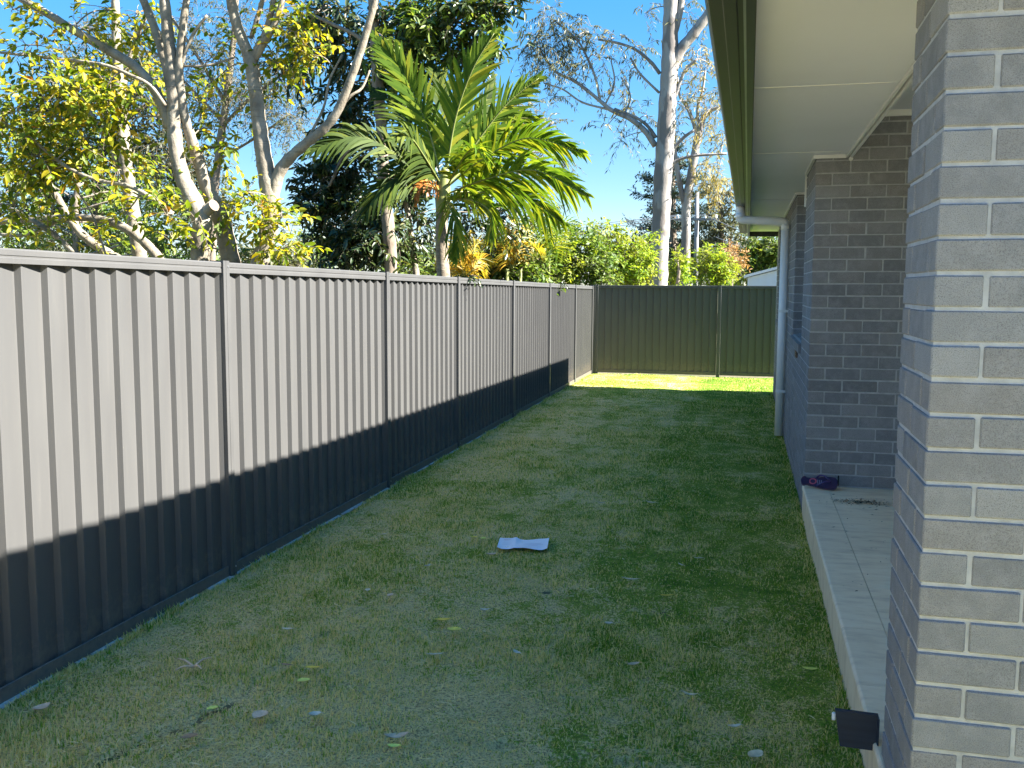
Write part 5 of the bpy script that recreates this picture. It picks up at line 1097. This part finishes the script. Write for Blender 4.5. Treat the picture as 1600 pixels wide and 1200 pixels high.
# ---------------------------------------------------------------- grass blades
mgb, nt, b = new_mat('grass_blade'); g = N(nt, 'ShaderNodeNewGeometry')
lc = lawn_colour(nt, g.outputs['Position'], g.outputs['Random Per Island'])
dead = ramp(nt, g.outputs['Random Per Island'], [(0.90, (0, 0, 0)), (0.93, (0.9, 0.9, 0.9))])
lc = mixc(nt, dead, lc, (0.64, 0.53, 0.25))
L(nt, lc, b.inputs['Base Color']); b.inputs['Roughness'].default_value = 0.6; b.inputs['Specular IOR Level'].default_value = 0.25
tr = N(nt, 'ShaderNodeBsdfTranslucent'); L(nt, mixc(nt, 1.0, lc, (1.3, 1.35, 0.8), 'MULTIPLY'), tr.inputs[0])
mx = N(nt, 'ShaderNodeMixShader'); mx.inputs[0].default_value = 0.42; L(nt, b.outputs[0], mx.inputs[1]); L(nt, tr.outputs[0], mx.inputs[2]); L(nt, mx.outputs[0], nt.nodes['Material Output'].inputs[0])
M['grass'] = mgb
_vn = np.random.default_rng(4).random((512, 512))
def vnoise(x, y, cell):
    u, v_ = x / cell + 200.0, y / cell + 200.0; i, j = np.floor(u).astype(int), np.floor(v_).astype(int); a, b_ = u - i, v_ - j
    a = a * a * (3 - 2 * a); b_ = b_ * b_ * (3 - 2 * b_); g = lambda p, q: _vn[p % 512, q % 512]
    return (g(i, j) * (1 - a) + g(i + 1, j) * a) * (1 - b_) + (g(i, j + 1) * (1 - a) + g(i + 1, j + 1) * a) * b_
def blades(y0, y1, dens, hgt, wid, rng, x1=0.43, x0=None, lie=0.85):
    ar = (y1 - y0) * (x1 - fence_x((y0 + y1) / 2)) if x0 is None else (y1 - y0) * (x1 - x0); n = int(ar * dens)
    y = rng.uniform(y0, y1, n); lo = fence_x(y) + 0.012 if x0 is None else np.full(n, x0); x = lo + rng.random(n) * (x1 - lo)
    cl = 0.6 * vnoise(x, y, 0.075) + 0.4 * vnoise(x, y, 0.23); keep = (rng.random(n) > 0.85 * seam_depth(x, y)) & (rng.random(n) < np.clip(0.25 + 1.6 * cl, 0, 1)); cl = cl[keep]; x, y = x[keep], y[keep]; n = len(x)
    a = rng.uniform(0, 2 * math.pi, n); tilt = np.abs(rng.normal(0, lie, n)); h = hgt * rng.uniform(0.5, 1.25, n)
    patch = 0.75 + 0.35 * np.sin(x * 3.1 + np.sin(y * 2.3) * 1.5) * np.sin(y * 2.7 + x); h *= patch * (0.5 + 1.15 * cl); h *= np.where(rng.random(n) < 0.03, 1.7, 1)
    P = np.stack([x, y, lawn_z(x, y) - 0.004], 1); dh = np.stack([np.cos(a), np.sin(a), np.zeros(n)], 1); sd_ = np.stack([-np.sin(a), np.cos(a), np.zeros(n)], 1)
    s_, c_ = np.sin(np.minimum(tilt, 1.35))[:, None], np.cos(np.minimum(tilt, 1.35))[:, None]; up = np.array([0, 0, 1.0])
    mid = P + (dh * s_ * 0.45 + up * c_ * 0.6) * h[:, None]; tip = mid + (dh * (s_ * 0.8 + 0.15) + up * (c_ * 0.45 - 0.1)) * h[:, None] * 0.75
    w = (wid * rng.uniform(0.7, 1.3, n))[:, None]
    V = np.stack([P - sd_ * w * 0.5, P + sd_ * w * 0.5, mid + sd_ * w * 0.42, mid - sd_ * w * 0.42, tip], 1).reshape(-1, 3); b_ = np.arange(n)[:, None] * 5
    return V, b_ + [0, 1, 2, 3], b_ + [3, 2, 4]
rg = np.random.default_rng(99); Vs, Qs, Ts, o_ = [], [], [], 0
for y0, y1, de, h, w, kw in [(2.2, 4.5, 16000, 0.028, 0.0038, {}), (4.5, 7.0, 9500, 0.028, 0.0044, {}), (7.0, 11.0, 4800, 0.030, 0.0058, {}), (11.0, 18.86, 2200, 0.026, 0.0080, {}), (15.8, 18.86, 1500, 0.03, 0.008, dict(x0=0.44, x1=3.0))]:
    V, Q_, T_ = blades(y0, y1, de, h, w, rg, **kw); Vs.append(V); Qs.append(Q_ + o_); Ts.append(T_ + o_); o_ += len(V)
# taller fringe where the mower does not reach, along the fence and the slab
for kind in ('fence', 'slab'):
    n = 9000 if kind == 'fence' else 5000; y = 2.2 + (rg.random(n) ** 1.5) * 16.4; x = fence_x(y) + 0.012 + np.abs(rg.normal(0, 0.025, n)) if kind == 'fence' else 0.425 - np.abs(rg.normal(0, 0.02, n)); 
    if kind == 'slab': y = 2.2 + rg.random(n) ** 1.3 * 13.4
    a = rg.uniform(0, 2 * math.pi, n); h = rg.uniform(0.02, 0.055, n) * (0.55 + 0.5 * np.clip(np.sin(y * 5.3) * np.sin(y * 1.7 + 0.6) + 0.3, 0, 1)); P = np.stack([x, y, lawn_z(x, y) - 0.004], 1); dh = np.stack([np.cos(a), np.sin(a), np.zeros(n)], 1) * 0.4; dh[:, 0] *= 1 if kind == 'fence' else 1
    sd_ = np.stack([-np.sin(a), np.cos(a), np.zeros(n)], 1); up = np.array([0, 0, 1.0]); w = 0.0035 + 0.0004 * y[:, None]
    mid = P + (dh * 0.5 + up * 0.55) * h[:, None]; tip = mid + (dh + up * 0.4) * h[:, None]
    V = np.stack([P - sd_ * w * 0.5, P + sd_ * w * 0.5, mid + sd_ * w * 0.4, mid - sd_ * w * 0.4, tip], 1).reshape(-1, 3); b_ = np.arange(n)[:, None] * 5
    Vs.append(V); Qs.append(b_ + [0, 1, 2, 3] + o_); Ts.append(b_ + [3, 2, 4] + o_); o_ += len(V)
obj('grass', np_mesh('grass', np.concatenate(Vs), [np.concatenate(Qs), np.concatenate(Ts)]), M['grass'], kind='stuff')
# dry clippings lying on top
M['clip'] = leaf_mat('dry_clipping', [(0, (0.42, 0.34, 0.15)), (0.6, (0.68, 0.57, 0.30)), (1, (0.84, 0.74, 0.46))], 0.25)
n = 26000; y = 2.3 + rg.random(n) ** 2.1 * 13; x = fence_x(y) + 0.03 + rg.random(n) * (0.40 - fence_x(y) - 0.03)
fld = np.sin(x * 3.3 + 1.1 + np.sin(y * 2.1)) * np.sin(y * 2.9 + 0.5) + 0.6 * np.sin(x * 7.1 - y * 5.3) + 0.35 * np.clip((4.6 - y) / 1.6, -1, 1) - 0.5 * np.clip((x + 0.9) / 0.8, 0, 1)
cl_ = fld + rg.normal(0, 0.75, n) > 0.55; x, y = x[cl_], y[cl_]; n = len(x)
P = np.stack([x, y, lawn_z(x, y) + rg.uniform(0.008, 0.026, n)], 1); D = rg.normal(0, 1, (n, 3)); D[:, 2] *= 0.22
V, F = leaf_arrays(P, D, np.array([0, 0, 1.0]) + rg.normal(0, 0.5, (n, 3)), rg.uniform(0.012, 0.055, n), rg.uniform(0.0020, 0.0042, n) * (1 + y * 0.05), True)
obj('dry_clippings', np_mesh('dry_clippings', V, [F]), M['clip'], kind='stuff')
